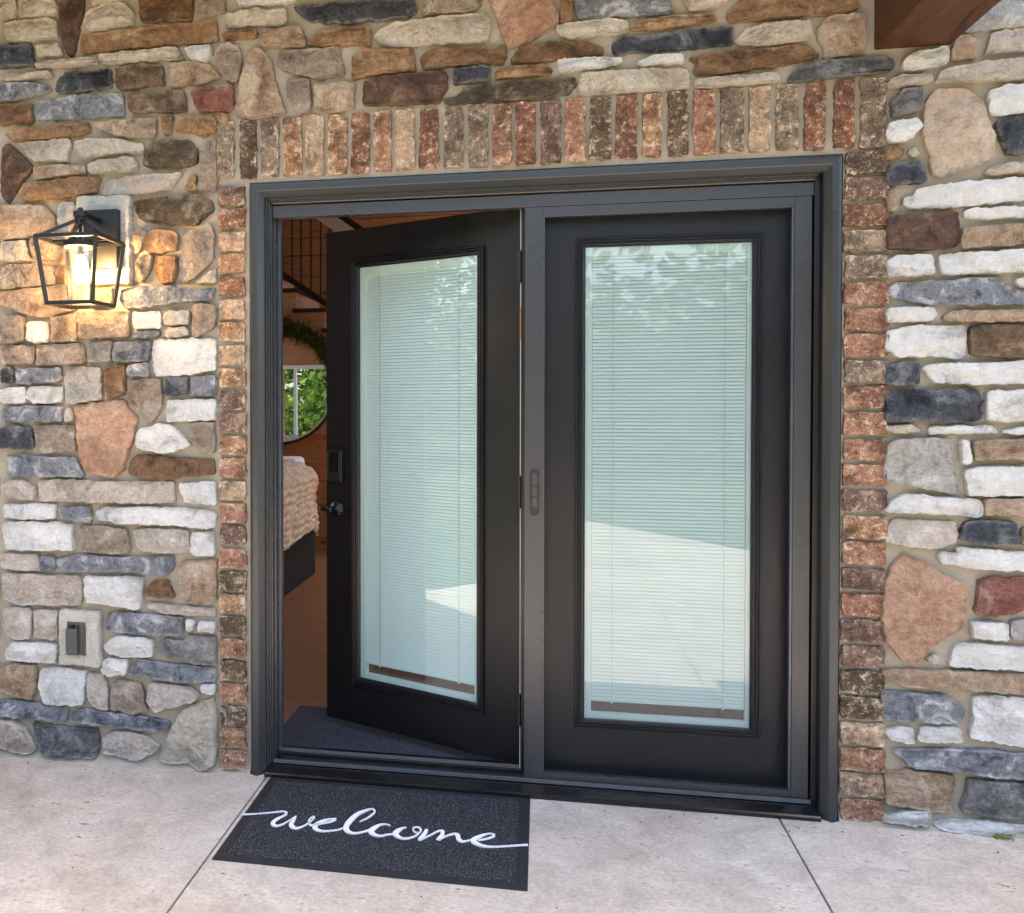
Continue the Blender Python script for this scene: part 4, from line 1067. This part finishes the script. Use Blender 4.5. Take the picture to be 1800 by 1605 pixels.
cb = MB().bar((-1.02, 4.2, 3.05), (-.45, 4.2, 2.64), .12, .10).build('roof_brace', drywall); tag(cb, 'pale grey sloping brace high in the doorway gap', 'brace')

# round mirror with a garland
mr = empty('round_mirror', (-1.29, 4.975, 1.486)); tag(mr, 'large round black rimmed mirror on the pine wall above the bed', 'mirror')
MR = .515
b = MB(); b.lathe([(MR + .022, .02), (MR + .022, -.012), (MR + .012, -.018), (MR + .004, -.012), (MR, -.004), (MR, .02)], (0, 0, 0), 'y', 72, False); b.build('rim', blackmetal, mr, smooth=True)
b = MB(); b.lathe([(MR + .002, -.010), (MR - .012, -.010), (MR - .012, -.002)], (0, 0, 0), 'y', 72, False); b.build('bevel', white_paint, mr, smooth=True)
mm = NT('mirror_silver'); mm.fin((.9, .92, .92, 1), .01, metal=1.0)
b = MB(); b.lathe([(MR, 0), (MR, .01)], (0, 0, 0), 'y', 72); b.build('mirror_glass', mm.m, mr)
gr = NT('cedar_sprays'); v = gr.coords((1, 1, 1), False); n = gr.noise(v, 30, 3)
gr.fin(gr.ramp(n, [(.3, (30, 34, 14)), (.5, (62, 66, 26)), (.7, (104, 106, 48))]), .8, spec=.2)
rnd = random.Random(3); vs, fs = [], []
for k in range(1500):
    a = R(rnd.uniform(-10, 112)); rad = MR + .03 + rnd.gauss(0, .028)
    p = Vector((math.cos(a) * rad, -.05 + rnd.uniform(-.04, .03), math.sin(a) * rad))
    dv = Vector((rnd.uniform(-.35, .6), rnd.uniform(-.5, .1), -1)).normalized(); L = rnd.uniform(.05, .15)
    sd_ = dv.cross(Vector((rnd.uniform(-.3, .3), 1, 0))).normalized()
    for q in range(6):
        t0 = q / 6; base = p + dv * L * t0; side = (1 if q % 2 else -1)
        tip = base + (dv * .6 + sd_ * side * .8).normalized() * .026 * (1.2 - t0)
        wv = dv * .004; i0 = len(vs); vs += [base - wv, base + wv, tip + Vector((0, -.002, 0))]; fs.append((i0, i0 + 1, i0 + 2))
    i0 = len(vs); w = sd_ * .003; vs += [p - w, p + w, p + dv * L]; fs.append((i0, i0 + 1, i0 + 2))
me = bpy.data.meshes.new('garland'); me.from_pydata(vs, [], fs)
go = link('garland', me, gr.m); go.location = (-1.29, 4.96, 1.486); tag(go, 'green cedar garland draped over the top of the round mirror', 'garland')

# the window reflected in the mirror
wd = empty('window', ((win[0] + win[1]) / 2, .16, win[2])); tag(wd, 'white framed window seen only as a reflection in the round mirror', 'window')
hw, hh = (win[1] - win[0]) / 2, win[3] - win[2]
MB().box(-hw, -hw + .05, -.03, .05, 0, hh).box(hw - .05, hw, -.03, .05, 0, hh).box(-hw + .05, hw - .05, -.03, .05, 0, .05).box(-hw + .05, hw - .05, -.03, .05, hh - .05, hh).build('window_frame', white_paint, wd)
MB().box(-.1, -.06, -.02, .045, .05, hh - .05).build('mullion', white_paint, wd)
MB().box(-hw + .05, hw - .05, .0, .004, .05, hh - .05).build('glass_pane', clear_m, wd)

# ---------------------------------------------------------------- trees across the lawn (seen in the panes)
lf = NT('tree_leaves'); v = lf.coords(per_object=False); n = lf.noise(v, 1.3, 4); n2 = lf.noise(v, 9, 3)
lc = lf.mix(.5, lf.ramp(n, [(.3, (44, 70, 26)), (.5, (62, 92, 34)), (.7, (88, 118, 48))]), lf.ramp(n2, [(.3, grey(.36)), (.7, grey(.62))]), 'OVERLAY')
lf.fin(lc, .7, spec=.3)
tl = lf.n('ShaderNodeBsdfTranslucent'); lf.l(lc, tl.inputs[0]); mx = lf.n('ShaderNodeMixShader'); mx.inputs[0].default_value = .35
lf.l(lf.b.outputs[0], mx.inputs[1]); lf.l(tl.outputs[0], mx.inputs[2]); lf.l(mx.outputs[0], lf.out.inputs[0])
rnd = random.Random(11); vs, fs = [], []
for k in range(60):
    cx = rnd.uniform(-36, 30) if k % 2 else rnd.uniform(-22, 14); cyy = -14.5 - abs(cx + 2) * .12 - rnd.uniform(0, 7) * (k % 2); hgt = rnd.uniform(5.0, 7.6) if k % 3 else 3.2
    if k > 46: cx = rnd.uniform(-30, -15); cyy = rnd.uniform(-14, 2); hgt = rnd.uniform(7, 10)
    for c_ in range((24 if k <= 46 else 44) if k % 3 else 16):
        cc = Vector((cx + rnd.gauss(0, 2.0), cyy + rnd.gauss(0, 1.0), rnd.uniform(.04, 1) * hgt)); rr_ = rnd.uniform(.7, 1.5)
        for q in range(70):
            dd = Vector((rnd.gauss(0, 1), rnd.gauss(0, 1), rnd.gauss(0, .8))).normalized() * rr_ * rnd.uniform(.5, 1.05)
            p = cc + dd; a1 = Vector((rnd.gauss(0, 1), rnd.gauss(0, 1), rnd.gauss(0, 1))).normalized(); a2 = a1.orthogonal().normalized(); s_ = rnd.uniform(.10, .2)
            i0 = len(vs); vs += [p - a1 * s_, p + a2 * s_ * .6, p + a1 * s_, p - a2 * s_ * .6]; fs.append((i0, i0 + 1, i0 + 2, i0 + 3))
me = bpy.data.meshes.new('treeline'); me.from_pydata(vs, [], fs)
tag(link('treeline', me, lf.m), 'leafy green woodland edge across the lawn', 'trees', kind='stuff')

# moss at the foot of the wall, far right
rnd = random.Random(5); vs, fs = [], []
for k in range(160):
    x = rnd.uniform(2.37, 2.42); p = Vector((x, -.012 - rnd.random() * .03, rnd.uniform(0, .012)))
    a1 = Vector((rnd.gauss(0, 1), rnd.gauss(0, 1), rnd.random() + .4)).normalized() * rnd.uniform(.004, .010); a2 = a1.orthogonal().normalized() * .002
    i0 = len(vs); vs += [p - a2, p + a2, p + a1]; fs.append((i0, i0 + 1, i0 + 2))
me = bpy.data.meshes.new('moss'); me.from_pydata(vs, [], fs)
tag(link('moss', me, plain('green_moss', (112, 116, 40), .9)), 'small tuft of green moss at the foot of the stone wall', 'moss', kind='stuff')

# dry bits blown along the foot of the wall and over the slab
rnd = random.Random(21); vs, fs = [], []
for k in range(150):
    near = rnd.random() < .45
    p = Vector((rnd.uniform(-1.2, 2.6), -abs(rnd.gauss(0, .05)) - .03 if near else rnd.uniform(-1.3, -.05), .0012))
    if -.03 < p.x < 1.02 and p.y > -.68: continue
    a = rnd.uniform(0, 6.28); L = rnd.uniform(.002, .0065); w = L * rnd.uniform(.2, .6)
    d_ = Vector((math.cos(a), math.sin(a), 0)); s_ = Vector((-d_.y, d_.x, 0)); up_ = Vector((0, 0, rnd.uniform(.0004, .002)))
    i0 = len(vs); vs += [p - d_ * L, p + s_ * w, p + d_ * L * rnd.uniform(.6, 1) + up_, p - s_ * w + up_, p - Vector((0, 0, .0008))]
    fs += [(i0, i0 + 1, i0 + 4), (i0, i0 + 3, i0 + 2, i0 + 1), (i0 + 1, i0 + 2, i0 + 4), (i0 + 2, i0 + 3, i0 + 4), (i0 + 3, i0, i0 + 4)]
me = bpy.data.meshes.new('leaf_litter'); me.from_pydata(vs, [], fs)
tag(link('leaf_litter', me, plain('dry_brown_bits', (74, 58, 44), .9, var=.5)), 'scattered dry brown bits on the concrete near the wall', 'litter', kind='stuff')
